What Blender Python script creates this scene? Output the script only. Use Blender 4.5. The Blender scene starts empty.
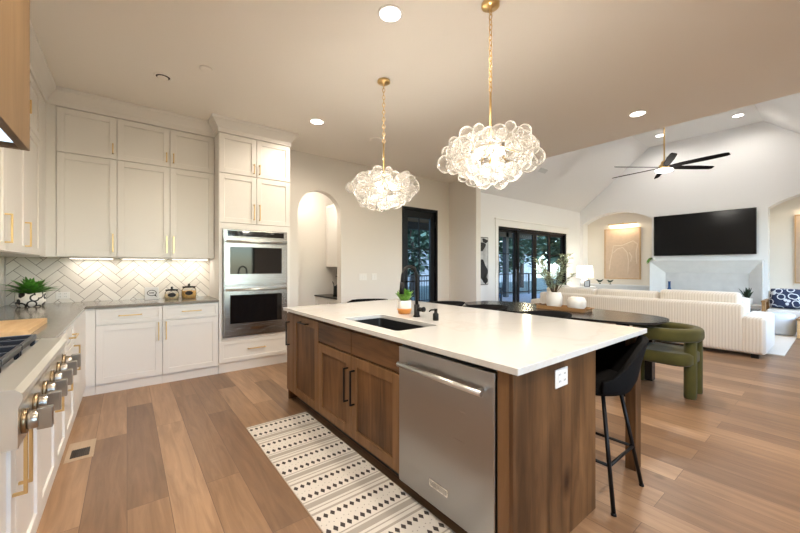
import bpy, bmesh, math, random
from mathutils import Vector, Matrix
from mathutils.geometry import tessellate_polygon
random.seed(7)
PI = math.pi
scene = bpy.context.scene
COL = scene.collection

# ------------------------------------------------------------------ camera, world, large lights, exposure
cam_d = bpy.data.cameras.new('camera')
cam_d.sensor_width = 36.0
cam_d.lens = 36.0 * 348.5 / 800.0
cam_d.clip_start = 0.02
cam_d.clip_end = 200
cam = bpy.data.objects.new('camera', cam_d)
COL.objects.link(cam)
cam.location = (0, 0, 1.32)
cam.rotation_euler = (math.radians(90), 0, math.atan2(445, 348.5) - PI / 2)
scene.camera = cam

scene.view_settings.view_transform = 'Standard'
scene.view_settings.look = 'None'
scene.view_settings.gamma = 1.0
scene.view_settings.use_curve_mapping = False
scene.view_settings.exposure = 0.74
scene.cycles.use_denoising = True
scene.cycles.max_bounces = 9
scene.cycles.diffuse_bounces = 5
scene.cycles.glossy_bounces = 4
scene.cycles.transmission_bounces = 8
scene.cycles.transparent_max_bounces = 24
scene.cycles.caustics_reflective = False
scene.cycles.caustics_refractive = False
scene.cycles.sample_clamp_indirect = 6.0

world = bpy.data.worlds.new('sky')
scene.world = world
world.use_nodes = True
wn = world.node_tree.nodes
wl = world.node_tree.links
sky = wn.new('ShaderNodeTexSky')
sky.sky_type = 'NISHITA'
sky.sun_disc = False
sky.sun_elevation = math.radians(38)
sky.sun_rotation = math.radians(200)
wl.new(sky.outputs[0], wn['Background'].inputs[0])
wn['Background'].inputs[1].default_value = 0.75

WARM = (1.0, 0.865, 0.70)
COOL = (0.92, 0.96, 1.0)


def area_light(name, loc, rot, sx, sy, power, color):
    d = bpy.data.lights.new(name, 'AREA')
    d.shape = 'RECTANGLE'
    d.size = sx
    d.size_y = sy
    d.energy = power
    d.color = color
    o = bpy.data.objects.new(name, d)
    COL.objects.link(o)
    o.location = loc
    o.rotation_euler = rot
    return o


def spot_light(name, loc, power, color, angle=130, blend=0.7, radius=0.06):
    d = bpy.data.lights.new(name, 'SPOT')
    d.energy = power
    d.color = color
    d.spot_size = math.radians(angle)
    d.spot_blend = blend
    d.shadow_soft_size = radius
    o = bpy.data.objects.new(name, d)
    COL.objects.link(o)
    o.location = loc
    return o


def point_light(name, loc, power, color, radius=0.05):
    d = bpy.data.lights.new(name, 'POINT')
    d.energy = power
    d.color = color
    d.shadow_soft_size = radius
    o = bpy.data.objects.new(name, d)
    COL.objects.link(o)
    o.location = loc
    return o


# daylight through the living room's tall windows (wall opposite the sliding doors), then an added kitchen fill and a vault lamp
area_light('living_window_daylight', (8.8, -0.95, 1.75), (-PI / 2, 0, 0), 4.6, 2.3, 1450, COOL)
area_light('kitchen_rear_fill', (1.6, -2.75, 1.75), (-PI / 2, 0, 0), 3.4, 1.8, 360, (1.0, 0.92, 0.83))  # added fill lamp, set at the unseen rear window opening
area_light('living_vault_light', (8.8, 0.0, 4.3), (-math.radians(40), 0, 0), 4.0, 0.6, 200, COOL)  # unseen cool lamp by the vault slope; no window opening there


# ------------------------------------------------------------------ helpers: materials
def nm(name):
    m = bpy.data.materials.new(name)
    m.use_nodes = True
    return m, m.node_tree.nodes, m.node_tree.links, m.node_tree.nodes['Principled BSDF']


def c4(c):
    return (c[0], c[1], c[2], 1.0)


def pm(name, col, rough=0.5, metal=0.0, var=0.0, scale=8.0, bump=0.0, bscale=60.0, spec=0.5, coat=0.0):
    m, N, L, b = nm(name)
    b.inputs['Base Color'].default_value = c4(col)
    b.inputs['Roughness'].default_value = rough
    b.inputs['Metallic'].default_value = metal
    b.inputs['Specular IOR Level'].default_value = spec
    if coat:
        b.inputs['Coat Weight'].default_value = coat
    tc = N.new('ShaderNodeTexCoord')
    if var > 0:
        no = N.new('ShaderNodeTexNoise')
        no.inputs['Scale'].default_value = scale
        no.inputs['Detail'].default_value = 4
        L.new(tc.outputs['Object'], no.inputs['Vector'])
        r = N.new('ShaderNodeValToRGB')
        r.color_ramp.elements[0].position = 0.3
        r.color_ramp.elements[1].position = 0.7
        r.color_ramp.elements[0].color = c4([x * (1 - var) for x in col])
        r.color_ramp.elements[1].color = c4([min(1, x * (1 + var)) for x in col])
        L.new(no.outputs['Fac'], r.inputs[0])
        L.new(r.outputs[0], b.inputs['Base Color'])
    if bump > 0:
        no2 = N.new('ShaderNodeTexNoise')
        no2.inputs['Scale'].default_value = bscale
        no2.inputs['Detail'].default_value = 3
        L.new(tc.outputs['Object'], no2.inputs['Vector'])
        bp = N.new('ShaderNodeBump')
        bp.inputs['Strength'].default_value = bump
        bp.inputs['Distance'].default_value = 0.01
        L.new(no2.outputs['Fac'], bp.inputs['Height'])
        L.new(bp.outputs[0], b.inputs['Normal'])
    return m


def wood(name, dark, light, along='z', rough=0.45, scale=1.0, knots=True):
    m, N, L, b = nm(name)
    tc = N.new('ShaderNodeTexCoord')
    mp = N.new('ShaderNodeMapping')
    s = {'x': (0.55, 6, 6), 'y': (6, 0.55, 6), 'z': (6, 6, 0.55)}[along]
    mp.inputs['Scale'].default_value = [v * scale for v in s]
    L.new(tc.outputs['Object'], mp.inputs['Vector'])
    no = N.new('ShaderNodeTexNoise')
    no.inputs['Scale'].default_value = 2.2
    no.inputs['Detail'].default_value = 7
    no.inputs['Roughness'].default_value = 0.62
    no.inputs['Distortion'].default_value = 0.8
    L.new(mp.outputs[0], no.inputs['Vector'])
    r = N.new('ShaderNodeValToRGB')
    r.color_ramp.elements[0].position = 0.32
    r.color_ramp.elements[1].position = 0.7
    r.color_ramp.elements[0].color = c4(dark)
    r.color_ramp.elements[1].color = c4(light)
    L.new(no.outputs['Fac'], r.inputs[0])
    out = r.outputs[0]
    if knots:
        vo = N.new('ShaderNodeTexVoronoi')
        vo.inputs['Scale'].default_value = 3.2
        mp2 = N.new('ShaderNodeMapping')
        s2 = {'x': (0.6, 1, 1), 'y': (1, 0.6, 1), 'z': (1, 1, 0.6)}[along]
        mp2.inputs['Scale'].default_value = s2
        L.new(tc.outputs['Object'], mp2.inputs['Vector'])
        L.new(mp2.outputs[0], vo.inputs['Vector'])
        r2 = N.new('ShaderNodeValToRGB')
        r2.color_ramp.elements[0].position = 0.05
        r2.color_ramp.elements[1].position = 0.20
        r2.color_ramp.elements[0].color = (0.25, 0.2, 0.17, 1)
        r2.color_ramp.elements[1].color = (1, 1, 1, 1)
        L.new(vo.outputs['Distance'], r2.inputs[0])
        mx = N.new('ShaderNodeMix')
        mx.data_type = 'RGBA'
        mx.blend_type = 'MULTIPLY'
        mx.inputs[0].default_value = 1.0
        L.new(out, mx.inputs[6])
        L.new(r2.outputs[0], mx.inputs[7])
        out = mx.outputs[2]
        bl = N.new('ShaderNodeTexNoise')
        bl.inputs['Scale'].default_value = 2.6
        bl.inputs['Detail'].default_value = 3
        L.new(mp2.outputs[0], bl.inputs['Vector'])
        r4 = N.new('ShaderNodeValToRGB')
        r4.color_ramp.elements[0].position = 0.36
        r4.color_ramp.elements[1].position = 0.62
        r4.color_ramp.elements[0].color = (0.62, 0.58, 0.55, 1)
        r4.color_ramp.elements[1].color = (1.15, 1.12, 1.08, 1)
        L.new(bl.outputs['Fac'], r4.inputs[0])
        m3 = N.new('ShaderNodeMix')
        m3.data_type = 'RGBA'
        m3.blend_type = 'MULTIPLY'
        m3.inputs[0].default_value = 1.0
        L.new(out, m3.inputs[6])
        L.new(r4.outputs[0], m3.inputs[7])
        out = m3.outputs[2]
    L.new(out, b.inputs['Base Color'])
    b.inputs['Roughness'].default_value = rough
    b.inputs['Specular IOR Level'].default_value = 0.32
    return m


def emit(name, col, strength):
    m, N, L, b = nm(name)
    b.inputs['Base Color'].default_value = c4((0.9, 0.9, 0.9))
    b.inputs['Emission Color'].default_value = c4(col)
    b.inputs['Emission Strength'].default_value = strength
    return m


def glass_thin(name, tint=(1, 1, 1), gloss=0.1, diff=0.0, diffcol=(1, 1, 1), rough=0.02):
    m = bpy.data.materials.new(name)
    m.use_nodes = True
    N = m.node_tree.nodes
    L = m.node_tree.links
    N.remove(N['Principled BSDF'])
    out = N['Material Output']
    tr = N.new('ShaderNodeBsdfTransparent')
    tr.inputs[0].default_value = c4(tint)
    gl = N.new('ShaderNodeBsdfGlossy')
    gl.inputs['Roughness'].default_value = rough
    lw = N.new('ShaderNodeLayerWeight')
    lw.inputs[0].default_value = gloss
    mx = N.new('ShaderNodeMixShader')
    L.new(lw.outputs['Fresnel'], mx.inputs[0])
    L.new(tr.outputs[0], mx.inputs[1])
    L.new(gl.outputs[0], mx.inputs[2])
    last = mx
    if diff > 0:
        df = N.new('ShaderNodeBsdfDiffuse')
        df.inputs[0].default_value = c4(diffcol)
        tl = N.new('ShaderNodeBsdfTranslucent')
        tl.inputs[0].default_value = c4(diffcol)
        md = N.new('ShaderNodeMixShader')
        md.inputs[0].default_value = 0.6
        L.new(df.outputs[0], md.inputs[1])
        L.new(tl.outputs[0], md.inputs[2])
        lf = N.new('ShaderNodeLayerWeight')
        lf.inputs[0].default_value = 0.35
        mm = N.new('ShaderNodeMath')
        mm.operation = 'MULTIPLY_ADD'
        mm.inputs[1].default_value = diff
        mm.inputs[2].default_value = diff * 0.22
        L.new(lf.outputs['Facing'], mm.inputs[0])
        m2 = N.new('ShaderNodeMixShader')
        L.new(mm.outputs[0], m2.inputs[0])
        L.new(mx.outputs[0], m2.inputs[1])
        L.new(md.outputs[0], m2.inputs[2])
        last = m2
    L.new(last.outputs[0], out.inputs[0])
    return m


def floor_material():
    m, N, L, b = nm('oak_plank_floor')
    tc = N.new('ShaderNodeTexCoord')
    mp = N.new('ShaderNodeMapping')
    mp.inputs['Rotation'].default_value = (0, 0, PI / 2)
    L.new(tc.outputs['Object'], mp.inputs['Vector'])
    br = N.new('ShaderNodeTexBrick')
    br.inputs['Scale'].default_value = 1.0
    br.inputs['Brick Width'].default_value = 1.75
    br.inputs['Row Height'].default_value = 0.19
    br.inputs['Mortar Size'].default_value = 0.0016
    br.inputs['Mortar Smooth'].default_value = 0.3
    br.inputs['Color1'].default_value = (0, 0, 0, 1)
    br.inputs['Color2'].default_value = (1, 1, 1, 1)
    br.inputs['Mortar'].default_value = (0.3, 0.3, 0.3, 1)
    br.offset = 0.37
    br.offset_frequency = 2
    L.new(mp.outputs[0], br.inputs['Vector'])
    r = N.new('ShaderNodeValToRGB')
    e = r.color_ramp.elements
    e[0].position = 0.0
    e[0].color = (0.200, 0.112, 0.060, 1)
    e[1].position = 1.0
    e[1].color = (0.415, 0.255, 0.145, 1)
    k = e.new(0.5)
    k.color = (0.295, 0.172, 0.092, 1)
    L.new(br.outputs['Color'], r.inputs[0])
    # grain, shifted per plank
    ad = N.new('ShaderNodeVectorMath')
    ad.operation = 'ADD'
    sc = N.new('ShaderNodeVectorMath')
    sc.operation = 'SCALE'
    sc.inputs[3].default_value = 7.0
    L.new(br.outputs['Color'], sc.inputs[0])
    L.new(mp.outputs[0], ad.inputs[0])
    L.new(sc.outputs[0], ad.inputs[1])
    m2 = N.new('ShaderNodeMapping')
    m2.inputs['Scale'].default_value = (1.2, 13, 1)
    L.new(ad.outputs[0], m2.inputs['Vector'])
    no = N.new('ShaderNodeTexNoise')
    no.inputs['Scale'].default_value = 1.6
    no.inputs['Detail'].default_value = 7
    no.inputs['Roughness'].default_value = 0.6
    no.inputs['Distortion'].default_value = 0.7
    L.new(m2.outputs[0], no.inputs['Vector'])
    r2 = N.new('ShaderNodeValToRGB')
    r2.color_ramp.elements[0].position = 0.25
    r2.color_ramp.elements[1].position = 0.72
    r2.color_ramp.elements[0].color = (0.62, 0.59, 0.57, 1)
    r2.color_ramp.elements[1].color = (1.12, 1.12, 1.12, 1)
    L.new(no.outputs['Fac'], r2.inputs[0])
    mx = N.new('ShaderNodeMix')
    mx.data_type = 'RGBA'
    mx.blend_type = 'MULTIPLY'
    mx.inputs[0].default_value = 1.0
    L.new(r.outputs[0], mx.inputs[6])
    L.new(r2.outputs[0], mx.inputs[7])
    vo = N.new('ShaderNodeTexVoronoi')
    vo.inputs['Scale'].default_value = 1.1
    L.new(tc.outputs['Object'], vo.inputs['Vector'])
    r3 = N.new('ShaderNodeValToRGB')
    r3.color_ramp.elements[0].position = 0.012
    r3.color_ramp.elements[1].position = 0.05
    r3.color_ramp.elements[0].color = (0.35, 0.28, 0.24, 1)
    r3.color_ramp.elements[1].color = (1, 1, 1, 1)
    L.new(vo.outputs['Distance'], r3.inputs[0])
    mk = N.new('ShaderNodeMix')
    mk.data_type = 'RGBA'
    mk.blend_type = 'MULTIPLY'
    mk.inputs[0].default_value = 1.0
    L.new(mx.outputs[2], mk.inputs[6])
    L.new(r3.outputs[0], mk.inputs[7])
    ms = N.new('ShaderNodeMix')
    ms.data_type = 'RGBA'
    ms.blend_type = 'MIX'
    L.new(br.outputs['Fac'], ms.inputs[0])
    L.new(mk.outputs[2], ms.inputs[6])
    ms.inputs[7].default_value = (0.11, 0.06, 0.035, 1)
    L.new(ms.outputs[2], b.inputs['Base Color'])
    b.inputs['Roughness'].default_value = 0.34
    b.inputs['Specular IOR Level'].default_value = 0.45
    bp = N.new('ShaderNodeBump')
    bp.inputs['Strength'].default_value = 0.12
    bp.inputs['Distance'].default_value = 0.004
    L.new(no.outputs['Fac'], bp.inputs['Height'])
    L.new(bp.outputs[0], b.inputs['Normal'])
    return m


def quartz_material():
    m, N, L, b = nm('white_veined_quartz')
    tc = N.new('ShaderNodeTexCoord')
    no = N.new('ShaderNodeTexNoise')
    no.inputs['Scale'].default_value = 1.3
    no.inputs['Detail'].default_value = 6
    no.inputs['Distortion'].default_value = 1.6
    L.new(tc.outputs['Object'], no.inputs['Vector'])
    r = N.new('ShaderNodeValToRGB')
    e = r.color_ramp.elements
    e[0].position = 0.47
    e[0].color = (0.65, 0.645, 0.63, 1)
    e[1].position = 0.53
    e[1].color = (0.65, 0.645, 0.63, 1)
    k = e.new(0.5)
    k.color = (0.63, 0.61, 0.58, 1)
    L.new(no.outputs['Fac'], r.inputs[0])
    L.new(r.outputs[0], b.inputs['Base Color'])
    b.inputs['Roughness'].default_value = 0.12
    return m


def brushed(name, col, rough, along='z'):
    m, N, L, b = nm(name)
    b.inputs['Base Color'].default_value = c4(col)
    b.inputs['Metallic'].default_value = 1.0
    tc = N.new('ShaderNodeTexCoord')
    mp = N.new('ShaderNodeMapping')
    mp.inputs['Scale'].default_value = {'x': (1, 90, 90), 'y': (90, 1, 90), 'z': (90, 90, 1)}[along]
    L.new(tc.outputs['Object'], mp.inputs['Vector'])
    no = N.new('ShaderNodeTexNoise')
    no.inputs['Scale'].default_value = 3
    no.inputs['Detail'].default_value = 3
    L.new(mp.outputs[0], no.inputs['Vector'])
    mr = N.new('ShaderNodeMapRange')
    mr.inputs[3].default_value = rough * 0.8
    mr.inputs[4].default_value = rough * 1.25
    L.new(no.outputs['Fac'], mr.inputs[0])
    L.new(mr.outputs[0], b.inputs['Roughness'])
    return m


def corduroy():
    m, N, L, b = nm('cream_corduroy')
    b.inputs['Roughness'].default_value = 0.9
    b.inputs['Sheen Weight'].default_value = 0.3
    tc = N.new('ShaderNodeTexCoord')
    sp = N.new('ShaderNodeSeparateXYZ')
    L.new(tc.outputs['Object'], sp.inputs[0])
    ad = N.new('ShaderNodeMath')
    ad.operation = 'ADD'
    L.new(sp.outputs[0], ad.inputs[0])
    L.new(sp.outputs[1], ad.inputs[1])
    mu = N.new('ShaderNodeMath')
    mu.operation = 'MULTIPLY'
    mu.inputs[1].default_value = 2 * PI / 0.036
    L.new(ad.outputs[0], mu.inputs[0])
    si = N.new('ShaderNodeMath')
    si.operation = 'SINE'
    L.new(mu.outputs[0], si.inputs[0])
    r = N.new('ShaderNodeValToRGB')
    r.color_ramp.elements[0].position = 0.0
    r.color_ramp.elements[1].position = 0.55
    r.color_ramp.elements[0].color = (0.66, 0.60, 0.52, 1)
    r.color_ramp.elements[1].color = (0.76, 0.71, 0.63, 1)
    mr = N.new('ShaderNodeMapRange')
    mr.inputs[1].default_value = -1
    L.new(si.outputs[0], mr.inputs[0])
    L.new(mr.outputs[0], r.inputs[0])
    L.new(r.outputs[0], b.inputs['Base Color'])
    bp = N.new('ShaderNodeBump')
    bp.inputs['Strength'].default_value = 0.4
    bp.inputs['Distance'].default_value = 0.007
    L.new(mr.outputs[0], bp.inputs['Height'])
    L.new(bp.outputs[0], b.inputs['Normal'])
    return m


def tile_material():
    m, N, L, b = nm('glazed_white_tile')
    ge = N.new('ShaderNodeNewGeometry')
    r = N.new('ShaderNodeValToRGB')
    r.color_ramp.elements[0].color = (0.70, 0.655, 0.60, 1)
    r.color_ramp.elements[1].color = (0.82, 0.785, 0.73, 1)
    L.new(ge.outputs['Random Per Island'], r.inputs[0])
    L.new(r.outputs[0], b.inputs['Base Color'])
    b.inputs['Roughness'].default_value = 0.15
    return m


def speckle(name, base, spot, scale, lo, hi, rough=0.5):
    m, N, L, b = nm(name)
    tc = N.new('ShaderNodeTexCoord')
    vo = N.new('ShaderNodeTexVoronoi')
    vo.inputs['Scale'].default_value = scale
    L.new(tc.outputs['Object'], vo.inputs['Vector'])
    r = N.new('ShaderNodeValToRGB')
    r.color_ramp.interpolation = 'CONSTANT'
    e = r.color_ramp.elements
    e[0].position = 0.0
    e[0].color = c4(base)
    e[1].position = lo
    e[1].color = c4(spot)
    k = e.new(hi)
    k.color = c4(base)
    L.new(vo.outputs['Distance'], r.inputs[0])
    L.new(r.outputs[0], b.inputs['Base Color'])
    b.inputs['Roughness'].default_value = rough
    return m


M = {}
M['wall'] = pm('warm_white_wall_paint', (0.76, 0.725, 0.68), 0.85, bump=0.05, bscale=180)
M['wall_cool'] = pm('white_wall_paint', (0.80, 0.80, 0.80), 0.85, bump=0.05, bscale=180)
M['ceil'] = pm('kitchen_ceiling_paint', (0.90, 0.865, 0.81), 0.9)
M['niche'] = pm('beige_lit_niche', (0.78, 0.73, 0.65), 0.85)  # beige glow of the picture lights put into the base colour
M['cab'] = pm('white_cabinet_paint', (0.80, 0.78, 0.745), 0.38)
M['trim'] = pm('white_trim_paint', (0.82, 0.81, 0.79), 0.4)
M['floor'] = floor_material()
M['island'] = wood('knotty_alder_upright', (0.064, 0.029, 0.010), (0.200, 0.100, 0.040), 'z', 0.5)
M['island_h'] = wood('knotty_alder_level', (0.064, 0.029, 0.010), (0.200, 0.100, 0.040), 'y', 0.5)
M['island_edge'] = wood('alder_edge', (0.140, 0.070, 0.028), (0.235, 0.126, 0.055), 'z', 0.5, knots=False)
M['hood'] = wood('white_oak_veneer', (0.155, 0.093, 0.044), (0.22, 0.138, 0.070), 'z', 0.5, 0.7, knots=False)
M['board'] = wood('maple_board', (0.62, 0.40, 0.20), (0.76, 0.54, 0.30), 'y', 0.5, knots=False)
M['tray'] = wood('tray_wood', (0.20, 0.10, 0.04), (0.42, 0.24, 0.10), 'y', 0.5, knots=False)
M['quartz'] = quartz_material()
M['stone'] = pm('grey_stone_worktop', (0.21, 0.19, 0.165), 0.14, var=0.12, scale=20)
M['tile'] = tile_material()
M['grout'] = pm('grey_grout', (0.27, 0.24, 0.21), 0.9)
M['brass'] = pm('satin_brass', (0.78, 0.56, 0.26), 0.28, 1.0)
M['brass_dark'] = pm('aged_brass', (0.28, 0.21, 0.13), 0.3, 1.0)
M['steel'] = brushed('brushed_stainless', (0.43, 0.42, 0.41), 0.25, 'x')
M['steel_v'] = brushed('brushed_stainless_upright', (0.38, 0.378, 0.375), 0.30, 'y')
M['satin'] = pm('satin_steel', (0.66, 0.65, 0.63), 0.32, 1.0)
M['steel_bright'] = pm('bright_stainless', (0.72, 0.70, 0.66), 0.30, 1.0)
M['chrome'] = pm('polished_steel', (0.74, 0.72, 0.69), 0.12, 1.0)
M['knobsteel'] = pm('satin_knob_steel', (0.40, 0.37, 0.33), 0.28, 1.0)
M['black'] = pm('matte_black_metal', (0.006, 0.006, 0.0065), 0.42, spec=0.25)
M['black_glass'] = pm('black_oven_glass', (0.006, 0.006, 0.007), 0.04)
M['blackdoor'] = pm('black_door_paint', (0.006, 0.006, 0.008), 0.4, spec=0.2)
M['sinkblack'] = pm('black_granite_sink', (0.012, 0.012, 0.012), 0.32, var=0.3, scale=200)
M['castiron'] = pm('cast_iron_grate', (0.018, 0.022, 0.032), 0.35, 0.2)
M['black_fabric'] = pm('black_boucle', (0.006, 0.006, 0.0065), 0.9, bump=0.3, bscale=260, spec=0.12)
M['green_velvet'] = pm('olive_velvet', (0.058, 0.051, 0.003), 0.85, var=0.15, scale=10)
M['green_velvet'].node_tree.nodes['Principled BSDF'].inputs['Sheen Weight'].default_value = 0.12
M['blacktable'] = pm('black_stained_table', (0.016, 0.015, 0.015), 0.22)
M['cord'] = corduroy()
M['white_ceramic'] = pm('white_ceramic', (0.78, 0.76, 0.72), 0.3)
M['white_fabric'] = pm('white_linen', (0.74, 0.71, 0.66), 0.9, bump=0.25, bscale=150)
M['leaf'] = pm('green_leaf', (0.09, 0.28, 0.035), 0.45, var=0.4, scale=25)
M['leaf2'] = pm('bright_herb_leaf', (0.12, 0.30, 0.03), 0.5, var=0.35, scale=40)
M['olive_leaf'] = pm('sage_leaf', (0.40, 0.48, 0.34), 0.6, var=0.35, scale=20)
M['dark_leaf'] = pm('dark_leaf', (0.02, 0.045, 0.025), 0.5)
M['stem'] = pm('brown_stem', (0.12, 0.08, 0.045), 0.8)
M['soil'] = pm('potting_soil', (0.03, 0.02, 0.013), 0.95)
M['orange'] = pm('terracotta_glaze', (0.60, 0.24, 0.05), 0.4)
M['cowpot'] = speckle('black_and_white_glaze', (0.82, 0.79, 0.73), (0.02, 0.018, 0.016), 15, 0.40, 0.60, 0.3)
M['tv'] = pm('dark_screen', (0.0025, 0.003, 0.004), 0.22, spec=0.3)
M['tvframe'] = pm('black_bezel', (0.006, 0.006, 0.007), 0.4)
M['plaster'] = pm('pale_plaster', (0.72, 0.73, 0.73), 0.7, var=0.03, scale=6)
M['marble'] = pm('pale_marble', (0.60, 0.60, 0.59), 0.35, var=0.07, scale=4)
M['cabgrey'] = pm('pale_grey_paint', (0.60, 0.61, 0.61), 0.5)
M['canvas'] = pm('tan_canvas', (0.60, 0.46, 0.34), 0.9, var=0.05, scale=12)
M['canvas_line'] = pm('pale_brush_line', (0.72, 0.60, 0.48), 0.9)
M['frame_wood'] = wood('oak_frame', (0.46, 0.29, 0.15), (0.58, 0.40, 0.22), 'z', 0.5, knots=False)
M['art_white'] = pm('art_paper', (0.72, 0.72, 0.72), 0.8)
M['art_grey'] = pm('art_wash', (0.46, 0.46, 0.47), 0.8, var=0.35, scale=5)
M['art_black'] = pm('art_ink', (0.02, 0.02, 0.022), 0.8)
M['navy'] = speckle('navy_and_white_weave', (0.018, 0.03, 0.075), (0.60, 0.64, 0.70), 9, 0.42, 0.56, 0.9)
M['blue_glaze'] = pm('blue_glaze', (0.02, 0.07, 0.20), 0.25)
M['pale_blue'] = pm('pale_blue_cloth', (0.62, 0.68, 0.75), 0.9)
M['rugwhite'] = pm('ivory_weave', (0.70, 0.65, 0.575), 0.95, bump=0.5, bscale=220)
M['rugtaupe'] = pm('taupe_weave', (0.40, 0.355, 0.30), 0.95, bump=0.4, bscale=220)
M['rugdark'] = pm('charcoal_weave', (0.055, 0.042, 0.036), 0.95, bump=0.4, bscale=220)
M['vent'] = pm('brown_vent_metal', (0.03, 0.02, 0.015), 0.5)
M['ventframe'] = wood('vent_oak', (0.46, 0.34, 0.23), (0.54, 0.41, 0.29), 'y', 0.4, knots=False)
M['plate'] = pm('white_plastic', (0.82, 0.80, 0.77), 0.35)
M['darkslot'] = pm('dark_slot', (0.03, 0.03, 0.03), 0.6)
M['led'] = emit('led_strip', (1.0, 0.92, 0.80), 4)
M['can'] = emit('recessed_lamp_glow', (1.0, 0.95, 0.87), 8)
M['bulb'] = emit('frosted_bulb', (1.0, 0.90, 0.75), 7)
M['shade'] = emit('lit_lamp_shade', (1.0, 0.9, 0.75), 1.6)
M['fanlight'] = emit('fan_light_glow', (1.0, 0.95, 0.86), 7)
M['insert_glow'] = emit('lit_insert_glow', (0.55, 0.76, 1.0), 0.9)
M['bubble'] = glass_thin('clear_bubble_glass', (0.97, 0.965, 0.955), 0.16, 0.30, (1.0, 0.98, 0.95), 0.02)
M['pane'] = glass_thin('window_glass', (0.76, 0.86, 0.93), 0.06)
M['jarglass'] = glass_thin('clear_jar_glass', (0.97, 0.965, 0.95), 0.12, 0.0)
M['pasta'] = pm('amber_contents', (0.72, 0.45, 0.16), 0.8, var=0.3, scale=60)
M['oats'] = pm('pale_oats', (0.82, 0.66, 0.42), 0.8, var=0.25, scale=60)
M['deck'] = pm('patio_concrete', (0.30, 0.30, 0.31), 0.8, var=0.1, scale=3)
M['lawn'] = pm('lawn_grass', (0.10, 0.13, 0.11), 0.95, var=0.3, scale=3)
M['post'] = pm('dark_porch_paint', (0.05, 0.05, 0.055), 0.6)
M['porch'] = wood('porch_cedar', (0.30, 0.16, 0.07), (0.44, 0.26, 0.12), 'x', 0.6, knots=False)
M['tree'] = pm('tree_foliage', (0.085, 0.14, 0.095), 0.8, var=0.4, scale=2)
M['fencewood'] = pm('weathered_fence', (0.30, 0.33, 0.36), 0.9, var=0.2, scale=2)
M['bladeblack'] = pm('flat_black_blade', (0.010, 0.009, 0.009), 0.95, spec=0.05)
M['bark'] = pm('tree_bark', (0.07, 0.05, 0.04), 0.9)
M['blue_cushion'] = pm('blue_outdoor_cushion', (0.07, 0.16, 0.33), 0.9)
M['smoked'] = pm('smoked_acrylic', (0.02, 0.02, 0.022), 0.2)

# ------------------------------------------------------------------ helpers: meshes
ORG = {}


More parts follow.
